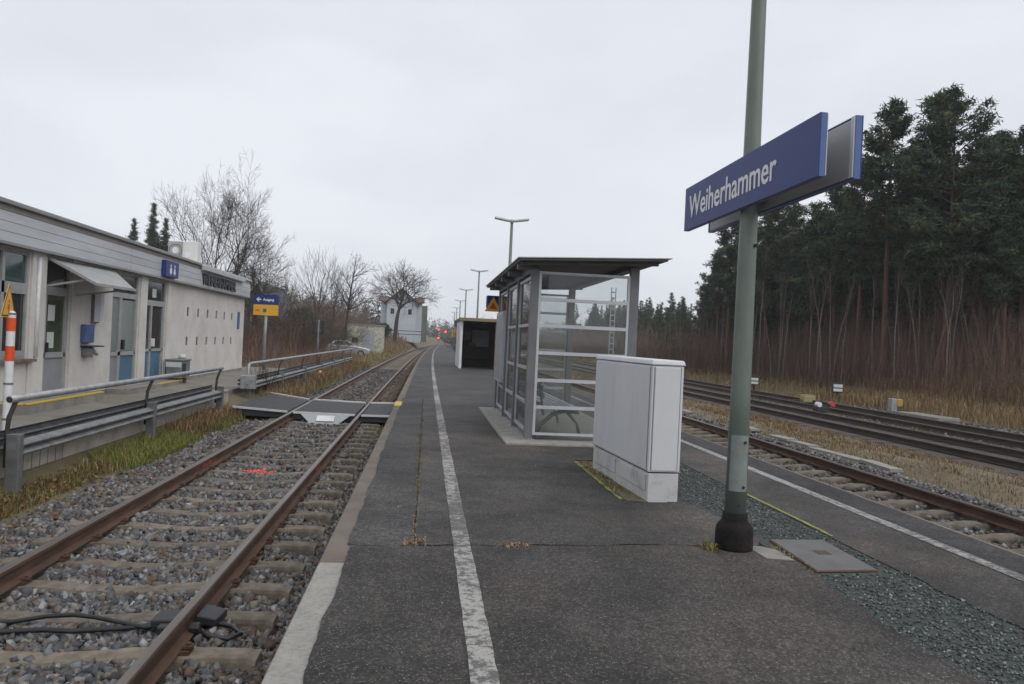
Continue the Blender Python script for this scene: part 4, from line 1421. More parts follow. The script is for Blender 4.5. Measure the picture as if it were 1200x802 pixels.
b1 = barrier('near steel barrier with a tubular handrail and guard rails left of the track', [9.15, 13.45, 17.75], -4.52, 9.0, 17.8)
MB().tube([(-4.52, 8.985, 0.90), (-4.52, 9.02, 0.90)], 0.03, 10).build('tube_mouth', M['black'], b1)
b2 = barrier('far steel barrier with curved handrail end beyond the track crossing', [20.4 + 4.6 * i for i in range(7)], -4.52, 20.4, 48.0, bend=True)
MB().box(-4.68, -4.30, 20.22, 20.38, 0.27, 0.62).build('end_box', M['galv'], b2, bevel=0.015)
# piece of guard rail continuing out of frame on the left
t = thing('barrier', 'short piece of guard rail running out of frame beside the striped post', 'barrier', (-4.8, 7, 0))
wbeam(-4.66, 1, 5.0, 8.95, 0.225).build('guard_rail', M['guard'], t)
wbeam(-4.80, -1, 5.0, 8.75, 0.345).build('guard_rail', M['galv_dark'], t)
MB().box(-4.80, -4.67, 5.9, 6.0, -0.3, 0.5).build('post', M['galv_dark'], t)
# wire mesh panel
t = thing('wire_fence', 'low wire mesh panel standing behind the first barrier post', 'fence', (-4.69, 7, -0.2))
mb = MB()
for i in range(23):
    y = 6.3 + 0.2 * i
    mb.tube([(-4.69, y, -0.15), (-4.69, y, 0.62 if y < 9.2 else 0.22)], 0.004, 4)
for z in (-0.05, 0.18, 0.38, 0.60):
    mb.tube([(-4.685, 6.3, z), (-4.685, 10.7 if z < 0.2 else 9.1, z)], 0.004, 4)
o = mb.build('wire_mesh', M['galv_dark'], t)
o['kind'] = 'stuff'
# striped post with warning triangle
t = thing('marker_post', 'white post with orange bands and a yellow warning triangle beside the path', 'post', (-5.25, 10.4, PATH_Z - 0.05))
MB().tube([(-5.25, 10.4, 0.15), (-5.25, 10.4, 1.84)], 0.050, 16).build('tube', M['white'], t, smooth=False)
MB().lathe([(0.051, 0), (0.042, 0.03), (0.02, 0.045)], (-5.25, 10.4, 1.842), 16).build('cap', M['white'], t, smooth=True)
for z0, z1 in ((1.63, 1.80), (1.25, 1.44)):
    MB().tube([(-5.25, 10.4, z0), (-5.25, 10.4, z1)], 0.0525, 16).build('orange_band', M['orange'], t)
MB().tube([(-5.25, 10.4, 1.838), (-5.25, 10.4, 1.862)], 0.053, 16).build('clamp', M['steelgrey'], t)
for z0 in (0.95, 0.50):
    MB().tube([(-5.25, 10.4, z0), (-5.25, 10.4, z0 + 0.025)], 0.055, 16).build('clamp', M['steelgrey'], t)
# triangle, turned to face along the crossing path
tri_n = Vector((math.cos(R(9)), math.sin(R(9)), 0))
tri_x = Vector((-tri_n.y, tri_n.x, 0))
tc_ = Vector((-5.33, 10.34, 1.95))


def tri(sz, dep0, dep1, mat, nm):
    pts2 = [(-sz / 2, -sz * 0.29), (sz / 2, -sz * 0.29), (0, sz * 0.577)]
    mb = MB()
    a = [tc_ + tri_x * p[0] + Vector((0, 0, p[1] + 0.0)) + tri_n * dep0 for p in pts2]
    b = [tc_ + tri_x * p[0] + Vector((0, 0, p[1] + 0.0)) + tri_n * dep1 for p in pts2]
    mb.poly(b)
    mb.poly(a[::-1])
    for i in range(3):
        j = (i + 1) % 3
        mb.poly([a[i], a[j], b[j], b[i]])
    return mb.build(nm, mat, t)


tri(0.50, 0.06, 0.066, M['yellow'], 'sign_plate')
tri(0.46, 0.066, 0.068, M['black'], 'sign_border')
tri(0.40, 0.068, 0.070, M['yellow'], 'sign_field')
mb = MB()
for a_, b_, w2 in ((-0.055, -0.02, 0.012), (0.0, 0.02, 0.035), (0.03, 0.07, 0.012)):
    pass
for p0, p1, w2 in (((0.0, -0.08), (0.0, 0.02), 0.05), ((0.0, 0.02), (-0.05, -0.04), 0.018), ((0, -0.08), (0.04, -0.11), 0.02), ((0.0, 0.04), (0.0, 0.075), 0.035)):
    q0 = tc_ + tri_x * p0[0] + Vector((0, 0, p0[1])) + tri_n * 0.0715
    q1 = tc_ + tri_x * p1[0] + Vector((0, 0, p1[1])) + tri_n * 0.0715
    sdv = (q1 - q0).normalized().cross(tri_n) * w2 / 2
    mb.poly([q0 - sdv, q0 + sdv, q1 + sdv, q1 - sdv])
mb.build('pictogram', M['red'], t)

# exit sign on its post
t = thing('exit_sign', 'blue and yellow direction sign on a grey post past the building corner', 'sign', (-6.3, 31, PATH_Z))
MB().tube([(-6.3, 31, 0.2), (-6.3, 31, 3.1)], 0.055, 10).build('post', M['galv'], t, smooth=True)
MB().box(-6.77, -5.83, 30.90, 30.94, 2.80, 3.19).build('blue_plate', M['sign_blue'], t)
MB().box(-6.77, -5.83, 30.90, 30.94, 2.38, 2.794).build('yellow_plate', M['yellow'], t)
lettering('Ausgang', 0.14, M['sign_white'], t, (-6.42, 30.896, 2.95), (1, 0, 0), (0, 0, 1), 0.002, bold=0.004, width=0.42)
mb = MB()
mb.prism([(-6.68, 2.995), (-6.58, 3.085), (-6.545, 3.085), (-6.60, 3.02), (-6.49, 3.02), (-6.49, 2.97), (-6.60, 2.97), (-6.545, 2.905), (-6.58, 2.905)], 'y', 30.892, 30.899)
mb.build('arrow', M['sign_white'], t)
MB().box(-6.40, -6.27, 30.893, 30.899, 2.50, 2.64).build('symbol', M['sign_edge'], t)
MB().box(-6.69, -6.53, 30.893, 30.899, 2.54, 2.60).build('logo', M['orange'], t)
# small light signal on a post, seen from behind
t = thing('light_signal', 'small crossing light signal with two black heads on a thin post beside the far barrier', 'signal', (-5.22, 38, PATH_Z))
MB().tube([(-5.22, 38, 0.1), (-5.22, 38, 2.42)], 0.05, 8).build('post', M['galv_dark'], t, smooth=True)
for s_ in (-1, 1):
    h_ = MB().box(-5.22 + s_ * 0.20 - 0.09, -5.22 + s_ * 0.20 + 0.09, 37.9, 38.1, 1.74, 2.40).build('signal_head', M['black'], t, bevel=0.03)
    MB().box(-5.22 + s_ * 0.07 - 0.05, -5.22 + s_ * 0.07 + 0.05, 37.98, 38.02, 1.9, 1.95).build('bracket', M['galv_dark'], t)

t = thing('track_marker', 'small orange marker on a stub in the weeds before the far barrier', 'marker', (-4.4, 33.0, -0.1))
MB().tube([(-4.4, 33, -0.25), (-4.4, 33, 0.06)], 0.04, 8).build('stub', M['galv_dark'], t)
MB().lathe([(0.08, 0.0), (0.095, 0.05), (0.08, 0.12), (0.04, 0.16), (0.01, 0.165)], (-4.4, 33, 0.06), 12).build('cap', pm('orange plastic', (0.65, 0.26, 0.02), (0.7, 0.3, 0.03), rough=0.6), t, smooth=True)

# ------------------------------------------------------------------ crossing deck in the track
t = thing('crossing_deck', 'dark rubber crossing deck with pale edges laid across the near track', 'track crossing', (C1, 19, -0.1))
for (xa, xb, za, zb, ya, yb, yc_, yd) in ((-4.28, -3.015, 0.045, 0.008, 17.95, 17.62, 22.0, 20.75), (-2.865, -1.505, 0.012, 0.012, 17.5, 17.35, 20.7, 20.3), (-1.365, -0.64, 0.01, 0.02, 17.34, 17.30, 20.35, 20.4)):
    mb = MB()
    mb.hexa([(xa, ya, -0.15), (xb, yb, -0.15), (xb, yd, -0.15), (xa, yc_, -0.15), (xa, ya, za), (xb, yb, zb), (xb, yd, zb), (xa, yc_, za)])
    p = mb.build('panel', M['rubber'], t, bevel=0.01)
    MB().hexa([(xa, ya - .05, za - .03), (xb, yb - .05, zb - .03), (xb, yb - .002, zb - .03), (xa, ya - .002, za - .03), (xa, ya - .05, za + .012), (xb, yb - .05, zb + .012), (xb, yb - .002, zb + .012), (xa, ya - .002, za + .012)]).build('edge_strip', M['white'], p)
    MB().hexa([(xa, yc_ + .002, za - .05), (xb, yd + .002, zb - .05), (xb, yd + .10, zb - .05), (xa, yc_ + .10, za - .05), (xa, yc_ + .002, za + .03), (xb, yd + .002, zb + .03), (xb, yd + .10, zb + .03), (xa, yc_ + .10, za + .03)]).build('edge_strip', M['white'], p)
mb = MB()
mb.hexa([(-2.42, 16.95, -0.215), (-1.86, 16.95, -0.215), (-1.86, 17.36, -0.215), (-2.42, 17.36, -0.215), (-2.42, 16.98, -0.19), (-1.86, 16.98, -0.19), (-1.58, 17.34, 0.0), (-2.70, 17.34, 0.0)])
dfl = mb.build('deflector', M['defl'], t, bevel=0.01)
MB().hexa([(-2.31, 17.06, -0.135), (-1.93, 17.06, -0.135), (-1.93, 17.25, -0.036), (-2.31, 17.25, -0.036), (-2.31, 17.05, -0.118), (-1.93, 17.05, -0.118), (-1.93, 17.24, -0.02), (-2.31, 17.24, -0.02)]).build('plate', M['white'], dfl)

# cables and clamp on the near rail
t = thing('rail_cable', 'black cables running to a black clamp on the right-hand rail of the near track', 'cable', (-1.45, 5.15, -0.2))
MB().tube([(-3.6, 5.02, -.19), (-3.0, 4.95, -.17), (-2.54, 5.07, -.155), (-2.3, 5.10, -.15), (-2.13, 5.09, -.155), (-1.8, 5.14, -.15), (-1.56, 5.15, -.12)], 0.017, 7).build('cable', M['cable'], t, smooth=True)
MB().tube([(-3.6, 5.3, -.19), (-2.9, 5.26, -.17), (-2.56, 5.24, -.155), (-2.36, 5.28, -.13), (-2.2, 5.28, -.12), (-2.05, 5.24, -.12), (-1.85, 5.17, -.13), (-1.7, 5.12, -.14), (-1.58, 5.12, -.12)], 0.015, 7).build('cable', M['cable'], t, smooth=True)
MB().tube([(-1.36, 5.17, -.13), (-1.28, 5.23, -.15), (-1.18, 5.20, -.16), (-1.10, 5.10, -.17), (-1.16, 5.02, -.17), (-1.28, 5.03, -.16), (-1.38, 5.08, -.13)], 0.016, 7).build('cable', M['cable'], t, smooth=True)
MB().box(-1.66, -1.475, 5.10, 5.30, -0.14, -0.085).box(-1.60, -1.475, 5.02, 5.10, -0.15, -0.10).build('clamp', M['black'], t, bevel=0.01)
MB().hexa([(-1.395, 5.14, -.13), (-1.27, 5.16, -.15), (-1.25, 5.36, -.15), (-1.395, 5.36, -.13), (-1.395, 5.14, -.065), (-1.27, 5.16, -.10), (-1.25, 5.36, -.10), (-1.395, 5.36, -.065)]).build('clamp', M['black'], t, bevel=0.008)
MB().tube([(-1.40, 5.04, -.11), (-1.34, 5.04, -.11)], 0.035, 8).build('clamp_bolt', M['black'], t)

# ------------------------------------------------------------------ station name sign and its lamp pole
def lamp_top(t, x, y, z, par):
    for s_ in (-1, 1):
        h_ = MB()
        a = Vector((x + s_ * 0.05, y, z - 0.03))
        b = Vector((x + s_ * 0.50, y, z + 0.045))
        h_.hexa([(a.x, y - .07, a.z - .02), (b.x, y - .11, b.z - .025), (b.x, y + .11, b.z - .025), (a.x, y + .07, a.z - .02),
                 (a.x, y - .06, a.z + .035), (b.x, y - .09, b.z + .03), (b.x, y + .09, b.z + .03), (a.x, y + .06, a.z + .035)])
        o = h_.build('lamp_head', M['galv'], t, bevel=0.012)
        MB().hexa([(a.x + s_ * .06, y - .05, a.z - .022), (b.x - s_ * .03, y - .09, b.z - .032), (b.x - s_ * .03, y + .09, b.z - .032), (a.x + s_ * .06, y + .05, a.z - .022),
                   (a.x + s_ * .06, y - .05, a.z - .012), (b.x - s_ * .03, y - .09, b.z - .022), (b.x - s_ * .03, y + .09, b.z - .022), (a.x + s_ * .06, y + .05, a.z - .012)]).build('lamp_cover', M['lampwhite'], o)
    MB().lathe([(0.045, -0.10), (0.05, -0.06), (0.05, 0.0), (0.03, 0.02)], (x, y, z), 10).build('top_cap', M['galv'], t, smooth=True)


PX, PY = 2.27, 5.33
t = thing('lamp_pole', 'thick grey-green tapering pole with black tarred foot carrying the station name boards', 'pole', (PX, PY, PZ))
MB().tube([(PX, PY, PZ + 0.2), (PX, PY, 1.5), (PX, PY, 3.0), (PX, PY, 4.4), (PX, PY, 5.55)], [0.077, 0.070, 0.061, 0.052, 0.045], 28).build('pole', M['pole_green'], t, smooth=True)
MB().lathe([(0.132, 0.0), (0.134, 0.02), (0.133, 0.13), (0.127, 0.16), (0.112, 0.185), (0.093, 0.205), (0.089, 0.215), (0.088, 0.262), (0.080, 0.264)], (PX, PY, PZ - 0.004), 28).build('foot', M['tar'], t, smooth=True)
# inspection plates and screws facing the camera side
for z0, z1 in ((0.80, 1.20),):
    mb = MB()
    for k in range(9):
        a0 = R(-155 + 12 * k)
        a1 = R(-155 + 12 * (k + 1))
        r_0, r_1 = 0.0775, 0.0745
        mb.poly([(PX + r_0 * math.cos(a0), PY + r_0 * math.sin(a0), z0), (PX + r_0 * math.cos(a1), PY + r_0 * math.sin(a1), z0), (PX + r_1 * math.cos(a1), PY + r_1 * math.sin(a1), z1), (PX + r_1 * math.cos(a0), PY + r_1 * math.sin(a0), z1)])
    p = mb.build('inspection_plate', M['pole_plate'], t, smooth=True)
    for zz in (z0 + 0.03, z1 - 0.05):
        a0 = R(-75)
        MB().tube([(PX + 0.07 * math.cos(a0), PY + 0.07 * math.sin(a0), zz), (PX + 0.083 * math.cos(a0), PY + 0.083 * math.sin(a0), zz)], 0.011, 8).build('screw', M['dark'], p)
MB().tube([(PX + 0.03, PY - 0.055, 2.56), (PX + 0.035, PY - 0.068, 2.56)], 0.014, 8).build('bolt', M['dark'], t)
MB().tube([(PX - 0.01, PY - 0.083, 0.70), (PX - 0.01, PY - 0.09, 0.70)], 0.008, 8).build('bolt', M['dark'], t)
lamp_top(t, PX, PY, 5.6, t)

t = thing('station_sign', 'blue station name board reading Weiherhammer, doubled either side of the green pole', 'sign', (PX, 5.24, 2.8))
B0, B1 = 4.11, 6.37
for s_ in (-1, 1):
    xo = PX + s_ * 0.125
    xi = PX + s_ * 0.085
    xa, xb = min(xo, xi), max(xo, xi)
    z0, z1 = 2.805, 3.165
    y0, y1 = (B0, B1)
    p = MB().box(xo - 0.004, xo + 0.004, y0, y1, z0, z1).build('sign_face', M['sign_blue'], t)
    e = MB()
    e.box(xa + .004 if s_ < 0 else xa, xb if s_ < 0 else xb - .004, y0, y0 + 0.006, z0, z1)
    e.box(xa + .004 if s_ < 0 else xa, xb if s_ < 0 else xb - .004, y1 - 0.006, y1, z0, z1)
    e.box(xa + .004 if s_ < 0 else xa, xb if s_ < 0 else xb - .004, y0 + .006, y1 - .006, z0, z0 + 0.006)
    e.box(xa + .004 if s_ < 0 else xa, xb if s_ < 0 else xb - .004, y0 + .006, y1 - .006, z1 - 0.006, z1)
    e.build('sign_edge', M['sign_edge'], t)
    MB().box(xi - 0.003 + s_ * 0.004, xi + 0.003 + s_ * 0.004, y0 + 0.03, y1 - 0.03, z0 + 0.012, z1 - 0.012).build('back_panel', M['sign_back'], t)
    MB().box(xi - 0.004 - s_ * 0.004, xi + 0.004 - s_ * 0.004, y0 + 0.006, y0 + 0.04, z0 + 0.008, z1 - 0.008).build('frame_profile', M['alu'], t)
    for zz in (2.90, 3.06):
        MB().box(min(xi, PX + s_ * 0.05), max(xi, PX + s_ * 0.05), PY - 0.10, PY + 0.10, zz - 0.015, zz + 0.015).build('clamp', M['galv'], t)
lettering('Weiherhammer', 0.262, M['sign_white'], t, (PX - 0.1305, 6.26, 2.90), (0, -1, 0), (0, 0, 1), 0.0012, bold=0.0030, width=1.62)

# ------------------------------------------------------------------ cabinet
t = thing('switch_cabinet', 'tall light grey cable cabinet standing on the platform in front of the glass shelter', 'cabinet', (2.09, 6.92, PZ), rz=R(3.6))
CW, CD = 0.31, 1.84
zb, zt = 0.265, 1.30
MB().box(0.006, CW - 0.006, 0.006, CD - 0.006, -0.05, zb - 0.012).build('plinth', M['cabinet_low'], t, local=True, bevel=0.008)
MB().box(0.02, CW - 0.02, 0.02, CD - 0.02, zb - 0.02, zb + 0.02).build('shadow_gap', M['dark'], t, local=True)
MB().box(0.0, CW, 0.0, CD, zb, zt - 0.045).build('body', M['cabinet'], t, local=True, bevel=0.010)
for ya, yb in ((0.05, CD - 0.02),):
    dd = MB().box(-0.010, -0.001, ya, yb, zb + 0.016, zt - 0.062).build('door', M['cabinet'], t, local=True, bevel=0.004)
MB().box(0.028, CW - 0.035, -0.008, -0.001, zb + 0.016, zt - 0.062).build('side_panel', M['cabinet'], t, local=True, bevel=0.004)
MB().box(0.018, 0.025, -0.0015, 0.004, zb + 0.012, zt - 0.055).box(CW - 0.032, CW - 0.026, -0.0015, 0.004, zb + 0.012, zt - 0.055).box(-0.0015, 0.004, 0.04, 0.047, zb + 0.012, zt - 0.055).build('seam', M['seamgrey'], t, local=True)
lid = MB().hexa([(-0.014, -0.014, zt - 0.04), (CW + 0.014, -0.014, zt - 0.04), (CW + 0.014, CD + 0.014, zt - 0.04), (-0.014, CD + 0.014, zt - 0.04),
                 (0.0, 0.0, zt + 0.008), (CW, 0.0, zt + 0.008), (CW, CD, zt + 0.008), (0.0, CD, zt + 0.008)]).build('lid', M['cabinet'], t, local=True, bevel=0.012)
# plinth vent panels and round knock-out
for ya, yb in ((0.06, 0.80), (0.98, 1.78)):
    MB().box(-0.003, 0.004, ya, yb, 0.085, zb - 0.03).build('plinth_panel', M['cabinet_low'], t, local=True, bevel=0.003)
MB().tube([(0.155, 0.008, 0.11), (0.155, 0.0045, 0.11)], 0.028, 18).build('knock_out', M['cabinet_low'], t, local=True)

# manhole plate
t = thing('manhole_cover', 'flat rusty-edged steel cover plate lying on the platform beside the pole', 'manhole cover', (2.86, 5.18, PZ))
MB().hexa([(2.615, 4.78, PZ - .002), (3.05, 4.82, PZ - .002), (3.085, 5.575, PZ - .002), (2.66, 5.56, PZ - .002), (2.615, 4.78, PZ + .009), (3.05, 4.82, PZ + .009), (3.085, 5.575, PZ + .009), (2.66, 5.56, PZ + .009)]).build(
    'plate', pm('worn steel plate', (0.115, 0.112, 0.112), (0.15, 0.147, 0.146), scale=5, rough=0.55, metal=0.25, dirt=(0.17, 0.155, 0.14), dscale=4, damt=0.6), t, bevel=0.003)
MB().hexa([(2.603, 4.768, PZ - .002), (3.06, 4.808, PZ - .002), (3.095, 5.585, PZ - .002), (2.648, 5.57, PZ - .002), (2.607, 4.772, PZ + .005), (3.058, 4.812, PZ + .005), (3.092, 5.582, PZ + .005), (2.652, 5.568, PZ + .005)]).build(
    'rim', pm('rusty rim', (0.13, 0.06, 0.03), (0.09, 0.055, 0.035), scale=12, rough=0.9), t)
MB().box(2.83, 2.93, 5.16, 5.26, PZ + .006, PZ + .0115).build('lifting_eye', pm('rust patch', (0.06, 0.045, 0.035), (0.1, 0.07, 0.05), scale=20, rough=0.9), t)

# ------------------------------------------------------------------ glass shelter
SHX0, SHX1, SHY0, SHY1 = 1.44, 2.93, 10.83, 15.65
struct(MB().box(1.14, 3.25, 10.47, 15.95, PZ - 0.05, PZ + 0.03), 'shelter_base', M['conc_light'], parent=platform, bevel=0.01)
t = thing('glass_shelter', 'glazed platform shelter with grey steel posts and a thin flat roof', 'shelter', (2.2, 13.2, PZ))
HT = 2.86
ypost = [10.83, 12.44, 14.05, 15.65]


def post(x, y, zt_, w=0.115):
    p = MB().box(x - w / 2, x + w / 2, y - 0.05, y + 0.05, PZ + 0.03, zt_).build('post', M['steelgrey'], t, bevel=0.006)
    MB().box(x - 0.09, x + 0.09, y - 0.08, y + 0.08, PZ + 0.031, PZ + 0.045).build('foot_plate', M['galv'], p)


for y_ in ypost:
    post(SHX0 + 0.055, y_ + 0.05, HT)
post(SHX1 + 0.02, ypost[0] + 0.05, HT + 0.08, 0.13)
post(SHX1 + 0.02, ypost[3] + 0.05, HT + 0.08, 0.13)


def gl_panel_x(y, x0, x1, zlev, name='end_panel'):
    """glazed panel across the platform (plane y) with horizontal aluminium rails"""
    f = MB()
    f.box(x0, x0 + 0.035, y - 0.022, y + 0.022, zlev[0] - 0.02, zlev[-1] + 0.02)
    fo = f.build(name, M['alu'], t)
    MB().box(x1 - 0.035, x1, y - 0.022, y + 0.022, zlev[0] - 0.02, zlev[-1] + 0.02).build('stile', M['alu'], fo)
    for i, z in enumerate(zlev):
        h_ = 0.024 if 0 < i < len(zlev) - 1 else 0.018
        MB().box(x0 + 0.035, x1 - 0.035, y - 0.024, y + 0.024, z - h_, z + h_).build('rail', M['alu'], fo)
    for i in range(len(zlev) - 1):
        MB().box(x0 + 0.034, x1 - 0.034, y - 0.004, y + 0.004, zlev[i] + 0.012, zlev[i + 1] - 0.012).build('pane', M['glass'], fo)
    return fo


ZR = [0.50, 0.88, 1.265, 1.655, 2.045, 2.42, 2.80]
gl_panel_x(SHY0 + 0.03, SHX0 + 0.115, SHX1 - 0.045, ZR)
gl_panel_x(SHY1 + 0.06, SHX0 + 0.115, SHX1 - 0.045, ZR)


def gl_panel_y(x, y0, y1, zlev, mats, name='side_panel'):
    f = MB()
    f.box(x - 0.02, x + 0.02, y0, y0 + 0.03, zlev[0] - 0.02, zlev[-1] + 0.02)
    fo = f.build(name, M['alu'], t)
    MB().box(x - 0.02, x + 0.02, y1 - 0.03, y1, zlev[0] - 0.02, zlev[-1] + 0.02).build('stile', M['alu'], fo)
    for z in zlev:
        MB().box(x - 0.022, x + 0.022, y0 + 0.03, y1 - 0.03, z - 0.022, z + 0.022).build('rail', M['alu'], fo)
    for i in range(len(zlev) - 1):
        MB().box(x - 0.004, x + 0.004, y0 + 0.029, y1 - 0.029, zlev[i] + 0.015, zlev[i + 1] - 0.015).build('pane', M[mats[i]], fo)
    return fo


ZS = [0.52, 0.92, 1.42, 2.05, 2.74]
for i in range(2):
    gl_panel_y(SHX0 + 0.05, ypost[i] + 0.112, ypost[i + 1] - 0.012, ZS, ['glass'] * 4)
fo = gl_panel_y(SHX0 + 0.05, ypost[2] + 0.112, ypost[3] - 0.012, [0.52, 0.92, 1.30, 2.74], ['glass'] * 3)
nb_ = thing('notice_board', 'pale upright information board hung on the outside of the glass shelter', 'notice board', (SHX0, 15, 1.0))
MB().box(SHX0 - 0.05, SHX0 + 0.02, 14.30, 15.50, 1.02, 2.36).build('case', M['alu'], nb_, bevel=0.008)
MB().box(SHX0 - 0.056, SHX0 - 0.0505, 14.36, 15.44, 1.08, 2.30).build('display', pm('posters behind glass', (0.36, 0.37, 0.40), (0.42, 0.42, 0.44), scale=3, rough=0.25), nb_)
# roof
rf = MB()
ya, yb = 10.42, 16.30
rf.hexa([(1.22, ya, HT + 0.055), (3.30, ya, HT + 0.155), (3.30, yb, HT + 0.155), (1.22, yb, HT + 0.055), (1.22, ya, HT + 0.085), (3.30, ya, HT + 0.185), (3.30, yb, HT + 0.185), (1.22, yb, HT + 0.085)])
ro = rf.build('roof', M['roofgrey'], t, bevel=0.004)
MB().hexa([(1.19, ya - .03, HT + 0.0855), (3.35, ya - .03, HT + 0.190), (3.35, yb + .03, HT + 0.190), (1.19, yb + .03, HT + 0.0855), (1.19, ya - .03, HT + 0.097), (3.35, ya - .03, HT + 0.2015), (3.35, yb + .03, HT + 0.2015), (1.19, yb + .03, HT + 0.097)]).build('roof_sheet', M['coping_white'], ro)
for y_ in (10.86, 12.06, 13.26, 14.46, 15.66):
    MB().hexa([(1.24, y_ + 0.005, HT - 0.03), (1.50, y_ + 0.005, HT - 0.02), (1.50, y_ + 0.095, HT - 0.02), (1.24, y_ + 0.095, HT - 0.03), (1.24, y_ + 0.005, HT + 0.057), (1.50, y_ + 0.005, HT + 0.068), (1.50, y_ + 0.095, HT + 0.068), (1.24, y_ + 0.095, HT + 0.057)]).build('rafter', M['steelgrey'], ro)
MB().box(SHX1 - 0.04, SHX1 + 0.08, ya + 0.56, yb - 0.55, HT + 0.06, HT + 0.136).build('edge_beam', M['steelgrey'], ro)
MB().box(SHX0 + 0.00, SHX0 + 0.115, ya + 0.55, yb - 0.55, HT - 0.06, HT + 0.06).build('edge_beam', M['steelgrey'], ro)
for y_ in (10.60, 15.95):
    MB().hexa([(1.26, y_, HT + 0.01), (3.22, y_, HT + 0.10), (3.22, y_ + .05, HT + 0.10), (1.26, y_ + .05, HT + 0.01), (1.26, y_, HT + 0.05), (3.22, y_, HT + 0.145), (3.22, y_ + .05, HT + 0.145), (1.26, y_ + .05, HT + 0.05)]).build('fascia', M['roofgrey'], ro)
# bench inside
bn = thing('bench', 'grey metal bench with curved legs inside the glass shelter', 'bench', (2.1, 12.5, PZ + 0.03))
for y_ in (11.35, 13.2, 15.0):
    MB().tube([(1.66, y_, 0.42), (1.75, y_, 0.58), (1.92, y_, 0.74), (2.12, y_, 0.80), (2.32, y_, 0.78)], 0.032, 8).build('leg', M['galv'], bn, smooth=True)
    MB().tube([(2.12, y_, 0.80), (2.3, y_, 0.62), (2.34, y_, 0.42)], 0.026, 8).build('leg', M['galv'], bn, smooth=True)
for k in range(5):
    MB().box(1.86 + 0.10 * k, 1.94 + 0.10 * k, 11.2, 15.15, 0.815, 0.84).build('seat_slat', M['alu'], bn, bevel=0.005)
for k in range(3):
    MB().box(1.72 + 0.012 * k, 1.74 + 0.012 * k, 11.2, 15.15, 1.20 - 0.11 * k, 1.285 - 0.11 * k).build('back_slat', M['alu'], bn, bevel=0.005)
for y_ in (11.35, 13.2, 15.0):
    MB().bar((1.78, y_, 0.72), (1.69, y_, 1.30), 0.04, 0.03).build('back_support', M['galv'], bn)
# train display and warning triangle on a post at the far shelter corner
t = thing('train_display', 'dark blue hanging train display on the far corner of the glass shelter', 'display', (1.45, 16.4, 2.4))
MB().box(1.24, 1.86, 16.34, 16.62, 2.50, 2.76).build('case', M['sign_blue'], t, bevel=0.015)
MB().box(1.30, 1.82, 16.33, 16.339, 2.54, 2.63).build('screen', M['black'], t)
MB().box(1.64, 1.70, 16.44, 16.50, 2.742, 2.90).build('hanger', M['steelgrey'], t)
t = thing('warning_sign', 'yellow warning triangle below the dark blue train display', 'sign', (1.5, 16.3, 2.4))
c0 = Vector((1.37, 16.25, 2.52))
for sz, d0, mt, nm in ((0.36, 0.0, 'yellow', 'plate'), (0.17, 0.003, 'red', 'pictogram')):
    pts2 = [(-sz / 2, -sz * 0.29), (sz / 2, -sz * 0.29), (0, sz * 0.577)]
    MB().prism([(c0.x + p[0], c0.z + p[1]) for p in pts2], 'y', c0.y - 0.006 - d0, c0.y - d0).build(nm, M[mt], t)
MB().bar((1.37, 16.253, 2.50), (1.40, 16.34, 2.54), 0.03, 0.03).build('bracket', M['steelgrey'], t)

# ------------------------------------------------------------------ older shelter beyond, with the dark inside
t = thing('old_shelter', 'older white-walled waiting shelter with a dark inside farther along the platform', 'shelter', (2.6, 39.5, PZ))
ox = 0.0
MB().box(1.62, 1.74, 37.7, 42.5, PZ, 2.72).build('side_wall', M['white'], t, bevel=0.01)
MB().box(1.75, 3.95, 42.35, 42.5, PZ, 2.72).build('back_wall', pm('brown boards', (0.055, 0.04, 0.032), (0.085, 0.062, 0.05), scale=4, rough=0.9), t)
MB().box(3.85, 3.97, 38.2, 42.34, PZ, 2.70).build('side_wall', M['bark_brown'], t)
MB().box(3.35, 3.46, 37.75, 37.86, PZ, 2.70).build('post', pm('brown post', (0.16, 0.11, 0.085), (0.2, 0.14, 0.11), rough=0.8), t)
MB().box(1.55, 4.05, 37.45, 42.7, 2.725, 2.86).build('roof', M['roofgrey'], t)
MB().box(1.56, 4.04, 37.40, 37.447, 2.72, 2.87).build('fascia', pm('ochre fascia', (0.25, 0.19, 0.1), (0.2, 0.17, 0.12), scale=6, rough=0.8), t)
for i_, (x_, z_, w_2, h_2, mt_) in enumerate(((2.2, 2.0, 0.30, 0.42, 'straw'), (2.5, 1.55, 0.42, 0.22, 'red'), (2.95, 1.9, 0.9, 0.9, 'pane_frost'))):  # last entry is an added grey plate standing in for back wall glazing
    MB().box(x_ - w_2 / 2, x_ + w_2 / 2, 42.30, 42.345, z_ - h_2 / 2, z_ + h_2 / 2).build('poster_or_pane', M[mt_], t)
MB().box(1.9, 3.7, 41.6, 42.1, 0.78, 0.84).build('bench_seat', M['bark'], t)
# ------------------------------------------------------------------ platform lamps
ord_ = ['nearest of the row, rising beyond the glass shelter roof', 'second of the row', 'third of the row', 'fourth of the row', 'fifth of the row', 'last and smallest of the row']
lamp0 = None
for i, (x_, y_) in enumerate(((2.31, 22.3), (2.77, 43.3), (2.62, 54.5), (2.90, 70.5), (3.2, 86.5), (3.55, 102.5))):
    if lamp0 is None:
        lamp0 = thing('platform_lamp', 'x', 'lamp', (x_, y_, PZ), 0, 'double-headed lamps along the platform')
        MB().tube([(x_, y_, PZ), (x_, y_, 2.5), (x_, y_, 5.3)], [0.066, 0.055, 0.040], 12).build('pole', M['pole_green'], lamp0, smooth=True)
        lamp_top(lamp0, x_, y_, 5.34, lamp0)
        l_ = lamp0
    else:
        l_ = copytree(lamp0)
        l_.location = (x_, y_, PZ)
        if i == 1:
            l_.scale = (1, 1, 1.075)
    l_['label'] = 'double-headed platform lamp, ' + ord_[i]

